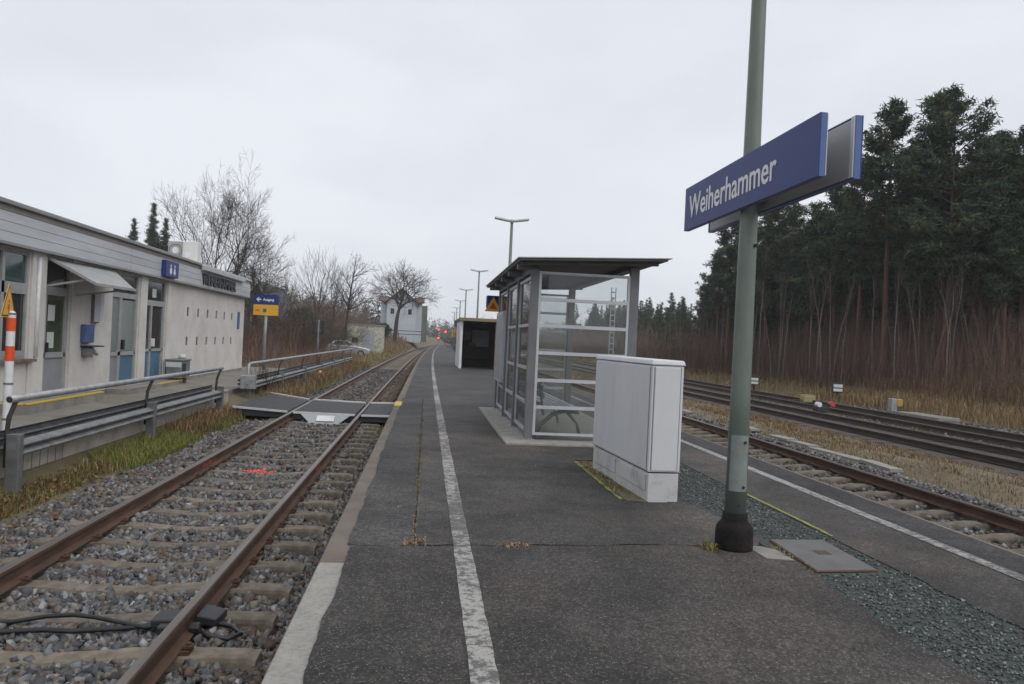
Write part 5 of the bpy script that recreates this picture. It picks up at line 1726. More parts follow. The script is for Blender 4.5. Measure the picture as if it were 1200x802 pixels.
# platform number sign and far yellow boards, benches
t = thing('platform_sign', 'small blue sign hanging far along the platform beside the old shelter', 'sign', (2.35, 60, PZ))
MB().tube([(2.35, 60, PZ), (2.35, 60, 3.2)], 0.04, 8).build('post', M['pole_green'], t, smooth=True)
MB().box(2.10, 2.60, 59.9, 59.95, 2.72, 3.28).build('plate', M['sign_blue'], t)
for i, (x_, y_, z_) in enumerate(((4.75, 130, 3.15), (4.3, 122, 2.55))):
    t = thing('warning_board', ['orange board on a post at the far end of the platform, the higher of two', 'orange board on a post at the far end of the platform, the lower of two'][i], 'board', (x_, y_, PZ), 0, 'orange boards far along the platform')
    MB().tube([(x_, y_, PZ), (x_, y_, z_ - .4)], 0.05, 6).build('post', M['galv_dark'], t)
    MB().prism([(x_ - .5, z_ - .45), (x_ + .5, z_ - .45), (x_ + .5, z_ + .1), (x_, z_ + .45), (x_ - .5, z_ + .1)], 'y', y_ - .06, y_ - .02).build('plate', M['yellow'], t)
bench0 = None
for i, y_ in enumerate((92, 101, 110)):
    if bench0 is None:
        x_ = 3.9
        bench0 = thing('platform_bench', 'x', 'bench', (x_, y_, PZ), 0, 'benches far along the platform')
        for dy in (-0.9, 0.9):
            MB().box(x_ - .2, x_ + .25, y_ + dy - .05, y_ + dy + .05, PZ, PZ + .42).build('leg', M['black'], bench0)
        MB().box(x_ - .22, x_ + .22, y_ - 1.1, y_ + 1.1, PZ + .423, PZ + .47).build('seat', M['alu'], bench0)
        MB().box(x_ + .23, x_ + .28, y_ - 1.1, y_ + 1.1, PZ + .5, PZ + .95).build('backrest', M['alu'], bench0)
        b_ = bench0
    else:
        b_ = copytree(bench0)
        b_.location = (3.9 + 0.25 * i, y_, PZ)
    b_['label'] = ['nearest of the small grey benches far along the platform', 'middle one of the small grey benches far along the platform', 'farthest of the small grey benches far along the platform'][i]

# ------------------------------------------------------------------ far signals with red lights
def signal(label, x, y, lights, ztop):
    t = thing('railway_signal', label, 'signal', (x, y, 0))
    MB().tube([(x, y, -0.4), (x, y, ztop)], 0.09, 8).build('mast', M['galv_dark'], t, smooth=True)
    for z in lights:
        h_ = MB().box(x - 0.38, x + 0.38, y - 0.16, y + 0.02, z - 0.5, z + 0.5).build('signal_head', M['black'], t, bevel=0.03)
        MB().tube([(x, y - 0.20, z), (x, y - 0.17, z)], 0.24, 14).build('red_lamp', M['red_light'], h_)


signal('railway signal showing two red lights one above the other at the end of the line', 2.98, 200, (4.15, 1.9), 4.9)
signal('railway signal showing a single red light, right of the other far signal', 4.80, 200, (3.62,), 4.4)

# ------------------------------------------------------------------ small things beside the sidings
def point_lantern(label, x, y, z, s=1.0):
    t = thing('point_indicator', label, 'point indicator', (x, y, z), R(-20))
    MB().box(-0.05, 0.05, -0.05, 0.05, -0.1, 0.34).build('stand', M['black'], t, local=True)
    MB().box(-0.22, 0.22, -0.2, 0.2, 0.34, 0.78).build('lantern', M['black'], t, local=True, bevel=0.03)
    MB().box(-0.19, 0.19, -0.215, -0.202, 0.40, 0.53).box(-0.19, 0.19, -0.215, -0.202, 0.58, 0.72).build('white_field', M['sign_white'], t, local=True)
    MB().box(-0.215, -0.202, -0.16, 0.16, 0.40, 0.72).build('white_field', M['sign_white'], t, local=True)
    return t


point_lantern('black point lantern with white bars standing clear at the edge of the dry grass', 18.6, 33, -0.15)
point_lantern('black point lantern with white fields low behind the green pole', 17.1, 38.5, -0.2)
t = thing('point_lever', 'red and white weighted point lever beside the outer siding rail', 'lever', (14.2, 26.2, -0.2))
MB().box(13.95, 14.45, 26.05, 26.35, -0.2, 0.0).build('base', M['black'], t, bevel=0.02)
MB().bar((14.2, 26.2, -0.02), (14.62, 26.15, 0.13), 0.05, 0.05).build('lever', M['black'], t)
MB().tube([(14.55, 26.05, 0.10), (14.55, 26.25, 0.10)], 0.09, 12).build('weight', M['red'], t)
MB().tube([(14.05, 26.04, 0.07), (14.05, 26.25, 0.07)], 0.09, 12).build('weight', M['white'], t)
t = thing('point_machine', 'straw-coloured point machine box between the sidings', 'point machine', (16.2, 31.2, -0.2))
MB().box(15.98, 16.52, 30.95, 31.35, -0.2, 0.10).build('box', M['straw'], t, bevel=0.05)
MB().box(16.02, 16.48, 30.98, 31.32, 0.102, 0.14).build('lid', M['straw'], t, bevel=0.03)
MB().bar((15.98, 31.1, -0.1), (15.2, 31.0, -0.1), 0.05, 0.05).build('rod', M['rust'], t)
t = thing('marker_box', 'small grey and yellow marker box at the edge of the gravel by the forest', 'box', (17.6, 27.1, -0.15))
MB().box(17.40, 17.63, 27.0, 27.25, -0.15, 0.34).build('grey_box', M['galv'], t, bevel=0.02)
MB().box(17.64, 17.86, 27.02, 27.22, 0.05, 0.33).build('yellow_box', M['yellow_dull'], t, bevel=0.02)
t = thing('slab_stack', 'low stack of pale concrete slabs lying by the gravel at the forest edge', 'slabs', (17.2, 24.6, -0.25))
r_ = random.Random(12)
for k in range(6):
    lay, q = divmod(k, 3)
    MB().box(16.55 + 0.02 * lay, 17.35, 23.2 + 0.78 * q, 23.93 + 0.78 * q, -0.27 + 0.13 * lay, -0.15 + 0.13 * lay).build('slab', M['conc_grey'], t, bevel=0.015).rotation_euler = (r_.uniform(-.01, .01), 0, r_.uniform(-.004, .004))
# lattice mast on the far side of the sidings seen through the shelter
t = thing('lattice_mast', 'slim pale lattice mast standing in the sidings behind the shelter glass', 'mast', (10.0, 41, -0.2))
for dx in (-0.12, 0.12):
    MB().bar((10.0 + dx, 41, -0.2), (10.0 + dx, 41, 5.0), 0.05, 0.05).build('leg', M['galv'], t)
for k in range(16):
    MB().bar((9.88, 41, 0.1 + 0.31 * k), (10.12, 41, 0.1 + 0.31 * k), 0.045, 0.07).build('rung', M['galv'], t)

# ------------------------------------------------------------------ vegetation
class TM:
    """collects tapered tubes as triangles/quads for trees"""
    def __init__(s):
        s.v, s.f = [], []

    def tube(s, pts, rad, n=5):
        base = len(s.v)
        ref = Vector((0.3, 0.8, 0.1))
        for i, p in enumerate(pts):
            a = pts[max(0, i - 1)]
            b = pts[min(len(pts) - 1, i + 1)]
            d = (b - a)
            d.normalize()
            u = ref - d * ref.dot(d)
            if u.length < 1e-3:
                u = d.orthogonal()
            u.normalize()
            w = d.cross(u)
            for k in range(n):
                t = 2 * math.pi * k / n
                s.v.append(tuple(p + (u * math.cos(t) + w * math.sin(t)) * rad[i]))
        for i in range(len(pts) - 1):
            for k in range(n):
                k2 = (k + 1) % n
                s.f.append((base + i * n + k, base + i * n + k2, base + (i + 1) * n + k2, base + (i + 1) * n + k))

    def mesh(s, name, mat, smooth=True):
        me = bpy.data.meshes.new(name)
        V = np.array(s.v, np.float32)
        F = np.array(s.f, np.int32)
        me.vertices.add(len(V))
        me.vertices.foreach_set('co', V.ravel())
        me.loops.add(F.size)
        me.loops.foreach_set('vertex_index', F.ravel())
        me.polygons.add(len(F))
        me.polygons.foreach_set('loop_start', np.arange(0, F.size, 4, dtype=np.int32))
        me.polygons.foreach_set('use_smooth', np.full(len(F), smooth))
        me.update(calc_edges=True)
        me.materials.append(mat)
        return me


def np_mesh(name, V, F, mat, col):
    o = np_obj(name, V, F, mat, col)
    me = o.data
    bpy.data.objects.remove(o)
    return me


def grow(tm_list, r, p, d, length, rad, depth, maxd, kids, up=0.08, wig=0.22, ang=(0.45, 0.95), thin=0.006, shrink=(0.55, 0.8), split=1):
    """recursive branching; tm_list[0] thick wood, tm_list[1] fine crown"""
    nseg = 4 if depth < 2 else 3
    pts = [p.copy()]
    rads = [rad]
    dd = d.copy()
    for i in range(nseg):
        dd = (dd + Vector((r.uniform(-wig, wig), r.uniform(-wig, wig), r.uniform(-wig, wig) * 0.6 + up))).normalized()
        pts.append(pts[-1] + dd * (length / nseg))
        rads.append(max(thin * 0.6, rad * (1 - 0.62 * (i + 1) / nseg)))
    tm_list[0 if depth <= split else 1].tube(pts, rads, 7 if depth == 0 else (5 if depth == 1 else 3))
    if depth >= maxd:
        return
    nk = kids[min(depth, len(kids) - 1)]
    for k in range(nk):
        t = r.uniform(0.28, 1.0) if k else 1.0
        f = t * nseg
        i = min(nseg - 1, int(f))
        q = pts[i].lerp(pts[i + 1], f - i)
        ax = (pts[i + 1] - pts[i]).normalized()
        az = r.uniform(0, 2 * math.pi)
        o1 = ax.orthogonal().normalized()
        o2 = ax.cross(o1)
        a = r.uniform(*ang) if k else r.uniform(0.05, 0.35)
        nd = (ax * math.cos(a) + (o1 * math.cos(az) + o2 * math.sin(az)) * math.sin(a)).normalized()
        rr = max(thin, rads[i] * r.uniform(0.45, 0.7)) if k else max(thin, rads[-1])
        grow(tm_list, r, q, nd, length * r.uniform(*shrink) * (1.15 - 0.35 * t), rr, depth + 1, maxd, kids, up, wig, ang, thin, shrink, split)


def bare_tree(seed, h, stems=1, rad=0.16, kids=(6, 6, 5, 4), maxd=4, fan=0.3, up=0.06, ang=(0.45, 0.95), trunk_bare=0.25, thin=0.006, wig=0.2, shrink=(0.55, 0.8), split=1):
    r = random.Random(seed)
    A, B = TM(), TM()
    for s_ in range(stems):
        az = 2 * math.pi * s_ / max(1, stems) + r.uniform(-.4, .4)
        tilt = r.uniform(0.3, 1.0) * fan if stems > 1 else r.uniform(0, 0.05)
        d = Vector((math.sin(tilt) * math.cos(az), math.sin(tilt) * math.sin(az), math.cos(tilt)))
        p0 = Vector((0.25 * math.cos(az), 0.25 * math.sin(az), -0.2)) if stems > 1 else Vector((0, 0, -0.2))
        tb = h * trunk_bare * (r.uniform(0.7, 1.2) if stems > 1 else 1)
        p1 = p0 + d * tb
        A.tube([p0, p0.lerp(p1, 0.15), p1], [rad * 1.35, rad * 1.05, rad * 0.95], 8)
        grow([A, B], r, p1, d, (h - tb) * r.uniform(0.62, 0.8), rad * 0.92, 0, maxd, kids, up, wig, ang, thin, shrink, split)
    zmax = max(v[2] for v in B.v + A.v)
    k = h / zmax
    for T in (A, B):
        T.v = [(x * (0.5 + 0.5 * k), y * (0.5 + 0.5 * k), z * k) for x, y, z in T.v]
    return A, B


TREES = {}


def tree_obj(name, label, A, B, loc, rz=0, s=1.0, mats=('bark', 'bark'), group=None):
    t = thing(name, label, 'tree', loc, rz, group)
    if isinstance(A, TM):
        A = A.mesh('trunk', M[mats[0]])
        B = B.mesh('crown', M[mats[1]])
    for nm, me in (('trunk', A), ('crown', B)):
        o = bpy.data.objects.new(nm, me)
        link(o)
        o.parent = t
    t.scale = (s, s, s)
    return t


def tz(x, y):
    return float(gz(x, y))


# big multi-stemmed bare tree behind the station building
A, B = bare_tree(24, 12.5, stems=4, rad=0.17, kids=(7, 6, 5, 4), maxd=4, fan=0.42, up=0.045, trunk_bare=0.14, thin=0.012, ang=(0.4, 1.0), wig=0.26, shrink=(0.5, 0.72))
tree_obj('bare_tree', 'big many-stemmed bare tree rising behind the station building roof', A, B, (-11.9, 45, 0.1), R(40)).scale = (0.56, 0.56, 1)
A, B = bare_tree(26, 8.6, stems=3, rad=0.13, kids=(7, 6, 5, 4), maxd=4, fan=0.5, up=0.02, trunk_bare=0.14, thin=0.012, ang=(0.4, 1.0), wig=0.26, shrink=(0.55, 0.75))
tree_obj('bare_tree', 'lower bushy bare tree at the right foot of the big many-stemmed tree', A, B, (-10.2, 47, 0.1), R(10)).scale = (0.62, 0.62, 1)
# round-crowned tree in front of the white house
A, B = bare_tree(8, 12.2, stems=1, rad=0.30, kids=(12, 7, 5, 4), maxd=4, up=0.025, ang=(0.5, 1.15), trunk_bare=0.34, thin=0.018, wig=0.09, shrink=(0.6, 0.8))
tree_obj('bare_tree', 'round-crowned bare tree standing in front of the white red-roofed house', A, B, (-4.75, 115, tz(-4.75, 115)), 0.4).scale = (1.12, 1.12, 1.06)
# slim tree by the mural shed and neighbours
A1, B1 = bare_tree(9, 10.3, stems=1, rad=0.15, kids=(16, 7, 4, 3), maxd=3, up=0.06, ang=(0.6, 1.15), trunk_bare=0.25, thin=0.013, wig=0.07, shrink=(0.35, 0.5))
tree_obj('bare_tree', 'slim bare tree with a straight dark trunk just left of the mural shed', A1, B1, (-8.3, 80, tz(-8.3, 80)))
A2, B2 = bare_tree(33, 9, stems=1, rad=0.09, kids=(12, 5, 3), maxd=3, up=0.16, ang=(0.3, 0.6), trunk_bare=0.2, thin=0.012)
a2, b2_ = A2.mesh('trunk', M['bark']), B2.mesh('crown', M['bark'])
A3, B3 = bare_tree(35, 8, stems=3, rad=0.07, kids=(8, 5, 4), maxd=3, fan=0.35, up=0.1, ang=(0.3, 0.7), trunk_bare=0.15, thin=0.012)
a3, b3_ = A3.mesh('trunk', M['bark_brown']), B3.mesh('crown', M['bark_brown'])
A4, B4 = bare_tree(37, 5.5, stems=5, rad=0.05, kids=(8, 6, 4), maxd=3, fan=0.7, up=0.06, trunk_bare=0.1, thin=0.011)
a4, b4_ = A4.mesh('trunk', M['bark_brown']), B4.mesh('crown', M['bark_brown'])
for i, (x, y, me, s, lb) in enumerate(((-10.2, 72, 0, 1.12, 'tall wispy poplar left of the slim dark-trunked tree'), (-9.4, 78, 0, 1.05, 'wispy poplar beside the slim dark-trunked tree'),
                                       (-11.9, 66, 0, 0.82, 'shorter upright poplar above the brown bushes'), (-12.6, 60, 1, 0.9, 'three-stemmed bare tree just right of the grey gabled house'),
                                       (-11.5, 88, 1, 1.0, 'bare tree in the dark thicket behind the mural shed'), (-15.5, 62, 1, 0.85, 'bare tree behind the grey gabled house roof'))):
    tree_obj('bare_tree', lb, (a2, a3)[me], (b2_, b3_)[me], (x, y, tz(x, y)), i * 1.3, s)
tree_obj('shrub', 'leafless bush showing above the roof of the old shelter', a4, b4_, (2.6, 43.9, PZ), 0.7, 0.58)['category'] = 'shrub'
bush_lb = 'bushy brown shrub in the thicket left of the line'
r_ = random.Random(3)
for i in range(34):
    y = r_.uniform(36, 84)
    x = -7.0 - r_.uniform(0.4, 8) - max(0, (50 - y)) * 0.02
    if y > 66 and x > -9.2:
        x -= 3
    t = tree_obj('shrub', bush_lb, a4, b4_, (x, y, tz(x, y) - .1), r_.uniform(0, 6), r_.uniform(0.45, 0.95), group='brown shrubs left of the line')
    t['category'] = 'shrub'
for i in range(14):
    y = r_.uniform(88, 125)
    x = -13 + r_.uniform(-8, 4.0)
    tree_obj('bare_tree', 'bare tree in the far thicket beyond the mural shed', a3, b3_, (x, y, tz(x, y) - .1), r_.uniform(0, 6), r_.uniform(0.7, 0.95), group='far thicket trees left of the line')


# -------- brown thicket: masses of thin stems with side twigs
def thicket(x, y, z, h, cols, twigs=7, wf=1.0):
    n = len(x)
    lean = rng.normal(0, 0.15, (n, 2))
    w = (0.006 + 0.0020 * h) * wf
    az = rng.uniform(0, math.pi, n)
    s1 = np.stack([np.cos(az), np.sin(az), np.zeros(n)], 1)
    p0 = np.stack([x, y, z], 1)
    bend = rng.normal(0, 0.05, (n, 2))
    p1 = p0 + np.stack([lean[:, 0] * h * .5 + bend[:, 0] * h, lean[:, 1] * h * .5 + bend[:, 1] * h, h * .5], 1)
    p2 = p0 + np.stack([lean[:, 0] * h, lean[:, 1] * h, h], 1)
    W = w[:, None]
    s2 = np.cross(s1, np.array([0, 0, 1.0]))
    V = np.stack([p0 + s1 * W, p0 - s1 * W * .5 + s2 * W * .87, p0 - s1 * W * .5 - s2 * W * .87, p1 + s1 * W * .7, p1 - s1 * W * .35 + s2 * W * .6, p1 - s1 * W * .35 - s2 * W * .6, p2], 1)
    b = (np.arange(n) * 7)[:, None]
    F = [b + np.array(q) for q in ((0, 1, 4), (0, 4, 3), (1, 2, 5), (1, 5, 4), (2, 0, 3), (2, 3, 5), (3, 4, 6), (4, 5, 6), (5, 3, 6))]
    F = np.concatenate(F)
    C = np.repeat(cols[:, None, :], 7, 1).reshape(-1, 3)
    V = V.reshape(-1, 3)
    # twigs
    m = n * twigs
    i = np.repeat(np.arange(n), twigs)
    t = rng.uniform(0.25, 0.98, m)
    q = np.where((t < .5)[:, None], p0[i] + (p1[i] - p0[i]) * (t * 2)[:, None], p1[i] + (p2[i] - p1[i]) * ((t - .5) * 2)[:, None])
    a = rng.uniform(0, 2 * math.pi, m)
    L_ = h[i] * rng.uniform(0.07, 0.22, m) * (1.15 - t * .6)
    e = q + np.stack([np.cos(a) * L_ * .62, np.sin(a) * L_ * .62, L_ * rng.uniform(.4, 1.0, m)], 1)
    sd_ = np.stack([-np.sin(a), np.cos(a), np.zeros(m)], 1) * (w[i] * 0.42)[:, None]
    V2 = np.stack([q - sd_, q + sd_, e], 1).reshape(-1, 3)
    F2 = (np.arange(m) * 3)[:, None] + np.array([0, 1, 2]) + len(V)
    C2 = np.repeat(cols[i][:, None, :], 3, 1).reshape(-1, 3)
    return np.concatenate([V, V2]), np.concatenate([F, F2]), np.concatenate([C, C2])


BROWN = [(0.150, 0.092, 0.080), (0.19, 0.120, 0.096), (0.12, 0.070, 0.066), (0.25, 0.18, 0.135), (0.155, 0.12, 0.065)]
T = Acc()
for (x0, x1, y0, y1, n, h0, h1, wf) in ((20.6, 25, 24, 60, 4200, 0.8, 5.6, 0.62), (23, 33, 22, 70, 4600, 1.5, 6.6, 0.75), (20.3, 30, 55, 130, 6500, 1.5, 6.2, 1.0), (33, 46, 24, 90, 2200, 3, 8, 1.4), (16.5, 25, 95, 190, 2600, 2, 6, 1.8)):
    x, y = patch_pts(x0, x1, y0, y1, n, 0.6, 0.45)
    n = len(x)
    x = x + np.where(y > 60, vcx(y) * 0.8, 0)
    T.add(thicket(x, y, gz(x, y) - .05, h0 + (h1 - h0) * rng.beta(1.5, 1.6, n) * (0.72 + 0.28 * np.sin(x * 0.9 + y * 0.35) * np.sin(y * 0.23 + 1.0)), pick(BROWN, n, [.25, .25, .2, .15, .15]), 12, wf))
T.obj('undergrowth', M['twig'], kind='stuff')
T = Acc()
for (x0, x1, y0, y1, n, h0, h1, wf) in ((-16, -7.3, 34, 60, 1500, 0.8, 2.8, 0.9), (-22, -8.2, 50, 95, 2000, 1.5, 4.2, 1.2), (-30, -9, 88, 135, 1800, 2.5, 6.5, 1.6), (-7.4, -4.75, 31.5, 62, 1500, 0.3, 1.35, 0.6), (-10, -3.2, 96, 150, 900, 0.5, 1.4, 1.2), (-4.72, -4.45, 22.2, 23.2, 60, 0.5, 1.2, 1.0)):
    x = rng.uniform(x0, x1, n)
    y = rng.uniform(y0, y1, n)
    ok = ~((y > 68) & (y < 84) & (x > -10.4)) & ~((y > 54) & (y < 64) & (x > -14.5) & (x < -10))
    x, y = x[ok], y[ok]
    T.add(thicket(x, y, gz(x, y) - .05, rng.uniform(h0, h1, len(x)), pick(BROWN + [(0.24, 0.13, 0.07)], len(x), [.22, .2, .12, .18, .1, .18]) * 1.1 * (0.3 if x0 == -4.72 else 1.0), 9, wf))
T.obj('undergrowth', M['twig'], kind='stuff')


# -------- pines
def needle_tufts(P, size, k, cols, upb=0.25):
    """k thin leaf triangles bursting from each point of P"""
    n = len(P)
    m = n * k
    i = np.repeat(np.arange(n), k)
    d = rng.normal(size=(m, 3))
    d[:, 2] = d[:, 2] * 0.75 + upb
    d /= np.linalg.norm(d, axis=1, keepdims=True)
    o = rng.normal(size=(m, 3))
    sd_ = np.cross(d, o)
    sd_ /= np.linalg.norm(sd_, axis=1, keepdims=True) + 1e-6
    L_ = size[i] * rng.uniform(0.55, 1.15, m)
    c = P[i] + rng.normal(0, 0.45, (m, 3)) * size[i][:, None] * np.array([1, 1, .55])
    w = (size[i] * rng.uniform(0.14, 0.3, m))[:, None]
    V = np.stack([c - sd_ * w * .5, c + sd_ * w * .5, c + d * L_[:, None]], 1).reshape(-1, 3)
    F = (np.arange(m) * 3)[:, None] + np.array([0, 1, 2])
    C = np.repeat((cols[i] * rng.uniform(.75, 1.25, (m, 1)))[:, None, :], 3, 1).reshape(-1, 3)
    return V, F, C


NEEDLE = [(0.055, 0.082, 0.050), (0.076, 0.104, 0.058), (0.042, 0.066, 0.046), (0.102, 0.122, 0.058)]


def pine(seed, h, base=0.42, spread=2.0, dens=1.0, tuft=0.29, shape=0.75, cone=False):
    r = random.Random(seed)
    A = TM()
    rad = 0.011 * h + 0.02
    pts = []
    off = Vector((0, 0, 0))
    for i in range(9):
        off = off + Vector((r.uniform(-.06, .06), r.uniform(-.06, .06), 0)) * (h / 12)
        pts.append(Vector((off.x, off.y, -0.2 + (h + 0.1) * i / 8)))
    A.tube(pts, [rad * (1.1 - 0.98 * i / 8) for i in range(9)], 7)

    def at(z):
        f = max(0, min(7.999, (z + .2) / (h + .1) * 8))
        i = int(f)
        return pts[i].lerp(pts[i + 1], f - i)
    tp = []
    nl = int(h * 3.8 * dens)
    for j in range(nl):
        t = (j + r.random()) / nl
        z = h * (base + (1 - base) * t) * 0.985
        prof = (math.sin(min(1, (t + 0.12) / 0.5) * math.pi / 2)) * (1 - t) ** shape + 0.12
        if cone:
            prof = (1 - t) * 0.95 + 0.05
        ln = spread * prof * r.uniform(0.75, 1.1)
        az = r.uniform(0, 2 * math.pi)
        el = r.uniform(-0.1, 0.35) + 0.45 * t
        d = Vector((math.cos(az) * math.cos(el), math.sin(az) * math.cos(el), math.sin(el)))
        p = at(z)
        q1 = p + d * ln * 0.55
        q2 = q1 + (d + Vector((0, 0, 0.35))).normalized() * ln * 0.5
        lr = max(0.012, 0.02 * ln)
        A.tube([p, q1, q2], [lr, lr * .7, lr * .3], 3)
        kk = max(2, int(7.5 * ln))
        for k in range(kk):
            f = 0.3 + 0.75 * (k + r.random()) / kk
            c = p.lerp(q1, f / 0.55) if f < 0.55 else q1.lerp(q2, (f - 0.55) / 0.45)
            tp.append((c.x + r.gauss(0, .16) * ln * .7, c.y + r.gauss(0, .16) * ln * .7, c.z + r.gauss(0, .07) * ln + 0.06))
    # dead stubs below the crown
    for j in range(int(h * 0.9)):
        z = r.uniform(0.15, base) * h
        az = r.uniform(0, 2 * math.pi)
        p = at(z)
        e = p + Vector((math.cos(az), math.sin(az), r.uniform(-.3, .3))) * r.uniform(.3, 1.3)
        A.tube([p, e], [0.015, 0.006], 3)
    tp.append(tuple(at(h * .99)))
    P = np.array(tp)
    n = len(P)
    sz_ = rng.uniform(.7, 1.2, n) * tuft * ((0.35 + 1.0 * np.clip(1 - P[:, 2] / h, 0, 1)) if cone else 1.0)
    V, F, C = needle_tufts(P, sz_, 34, pick(NEEDLE, n, [.35, .25, .3, .1]))
    return A.mesh('trunk', M['bark_pine']), np_mesh('crown', V, F, M['needle'], C)


PN = [pine(1, 13.0, 0.40, 2.8, 1.25, shape=0.6), pine(2, 12.5, 0.46, 2.3, 1.1), pine(3, 13.5, 0.38, 3.3, 1.4, shape=0.62), pine(4, 11.0, 0.5, 1.9, 1.0), pine(5, 12.0, 0.34, 2.5, 1.2, shape=0.65), pine(6, 14, 0.52, 2.5, 1.0)]
PH = [13.0, 12.5, 13.5, 11.0, 12.0, 14.0]
YC = [pine(11, 6.5, 0.08, 1.6, 1.8, 0.34, 0.9, cone=True), pine(12, 7.5, 0.08, 1.9, 1.7, 0.34, 0.85, cone=True)]
YH = [6.5, 7.5]
pines = [(22.7, 36.0, 14.6, 5, 'tall pine with a forked-looking trunk, nearest right of the name board'), (23.7, 33.0, 14.3, 2, 'tallest pine of the wood, its pointed top highest in the picture'), (26.2, 34.0, 12.6, 0, 'broad pine just right of the tallest pine'),
         (26.4, 31.6, 12.4, 4, 'pine at the right end of the wood, cut by the picture edge'), (24.2, 30.0, 8.2, 3, 'short pine at the right before the broad dark pines'), (23.6, 40.0, 12.9, 1, 'pine partly hidden behind the name board'),
         (24.4, 44.0, 12.3, 0, 'pine standing right behind the lower edge of the name board'), (23.9, 46.0, 11.4, 4, 'pine between the green pole and the name board'), (23.4, 48.0, 11.8, 1, 'pine close to the right of the green pole'),
         (22.9, 50.0, 12.1, 2, 'pine directly behind the green pole'), (22.7, 53.0, 12.3, 0, 'pine rising left of the green pole'), (22.3, 55.0, 12.2, 3, 'slender pine at the left shoulder of the tall wood'),
         (23.3, 60.0, 10.2, 1, 'pine with an open crown at the left end of the tall wood'), (24.0, 64.0, 8.3, 4, 'low pine left of the open-crowned pine')]
for i, (x, y, h, v, lb) in enumerate(pines):
    z = tz(x, y)
    tree_obj('pine_tree', lb, *PN[v], (x, y, z - .05), i * 2.1, (h - z) / PH[v])
r_ = random.Random(77)
n_ = 0
while n_ < 92:
    y = r_.uniform(24, 66)
    x = r_.uniform(24.5, 46)
    if x < 26 and y < 32:
        continue
    v = r_.randrange(6)
    z = tz(x, y)
    h = r_.uniform(9.5, 13.2) * (1.0 if y < 52 else 0.82) * (1 + (x - 24) * 0.006)
    if y < 33:
        h = min(h, 11.5)
    tree_obj('pine_tree', 'pine deep in the dense wood right of the sidings', *PN[v], (x, y, z - .05), r_.uniform(0, 6), h / PH[v], group='pines of the dense wood')
    n_ += 1
n_ = 0
while n_ < 150:
    y = r_.uniform(62, 150)
    x = r_.uniform(23.5, 44) + cx(y) * 0.9
    v = r_.randrange(2)
    z = tz(x, y)
    h = r_.uniform(5.6, 8.4) * (0.8 + 0.2 * y / 75)
    tree_obj('young_conifer', 'young dark conifer in the far belt of trees right of the line', *YC[v], (x, y, z - .05), r_.uniform(0, 6), h / YH[v], group='young conifers of the far belt')
    n_ += 1
# pale birch saplings at the forest edge
bi = []
for sd_, st_, ra_ in ((51, 1, 0.042), (53, 2, 0.036), (55, 1, 0.034), (57, 3, 0.03)):
    A, B = bare_tree(sd_, 7.0, stems=st_, rad=ra_, kids=(12, 4, 3), maxd=2, fan=0.14, up=0.16, ang=(0.2, 0.5), trunk_bare=0.42, thin=0.006, wig=0.12, shrink=(0.22, 0.4), split=0)
    bi.append((A.mesh('trunk', M['bark_birch']), B.mesh('crown', M['bark_brown'])))
birches = [(21.8, 41, 8, 0), (22.2, 42.5, 7, 1), (21.3, 38.5, 6.5, 0), (21.6, 39.5, 7.5, 0), (22.6, 36.5, 7, 1), (23.0, 35.2, 6, 0), (22.0, 34.0, 6.8, 0), (22.8, 33.0, 6, 0), (23.4, 32.0, 6.4, 1), (21.4, 45, 7.5, 0), (21.6, 48, 9.5, 0), (21.9, 50, 7, 1), (22.2, 56, 7, 0), (22.6, 62, 6, 0), (21.2, 37.3, 5.8, 0), (23.6, 34.2, 6.6, 0), (24.2, 31.2, 6.2, 1), (22.4, 67, 6, 1), (21.0, 43.4, 6, 0), (22.1, 30.5, 5.6, 0)]
for i, (x, y, h, v) in enumerate(birches):
    tree_obj('birch_sapling', 'thin pale-stemmed birch at the front edge of the pine wood', *bi[(i * 3 + v) % 4], (x, y, tz(x, y) - .05), i * 1.7, h / 7.0, group='birches at the wood edge')


# -------- far woods closing the horizon
def far_wood(n, xf, yf, h0, h1, cols, k=26):
    t = rng.uniform(0, 1, n)
    x, y = xf(t), yf(t)
    z = gz(x, y)
    h = rng.uniform(h0, h1, n)
    T = Acc()
    lev = 9
    i = np.repeat(np.arange(n), lev)
    f = np.tile(np.linspace(0.12, 0.97, lev), n)
    P = np.stack([x[i] + rng.normal(0, .1, len(i)) * h[i], y[i] + rng.normal(0, .1, len(i)) * h[i], z[i] + f * h[i]], 1)
    T.add(needle_tufts(P, h[i] * 0.24 * (1.15 - f * .75), k // 2, pick(cols, n)[i]))
    return T


FARC = [(0.045, 0.055, 0.042), (0.06, 0.06, 0.05), (0.07, 0.058, 0.05), (0.035, 0.046, 0.038)]
far_wood(420, lambda t: -75 + 190 * t + rng.normal(0, 3, len(t)), lambda t: 300 + 60 * np.sin(t * 5) + rng.uniform(0, 60, len(t)), 6, 10.5, FARC).obj('far_forest', M['needle'], kind='stuff')
far_wood(320, lambda t: 40 + 50 * t + rng.normal(0, 4, len(t)), lambda t: 150 + 160 * t, 6, 10, FARC).obj('far_forest', M['needle'], kind='stuff')
far_wood(260, lambda t: -140 + 128 * t + rng.normal(0, 3, len(t)), lambda t: 130 + 50 * t + rng.uniform(0, 40, len(t)), 7, 11, FARC[1:3], 18).obj('far_forest', M['needle'], kind='stuff')
far_wood(520, lambda t: 47 + 50 * t, lambda t: 20 + rng.uniform(0, 100, len(t)), 7, 10, NEEDLE).obj('far_forest', M['needle'], kind='stuff')

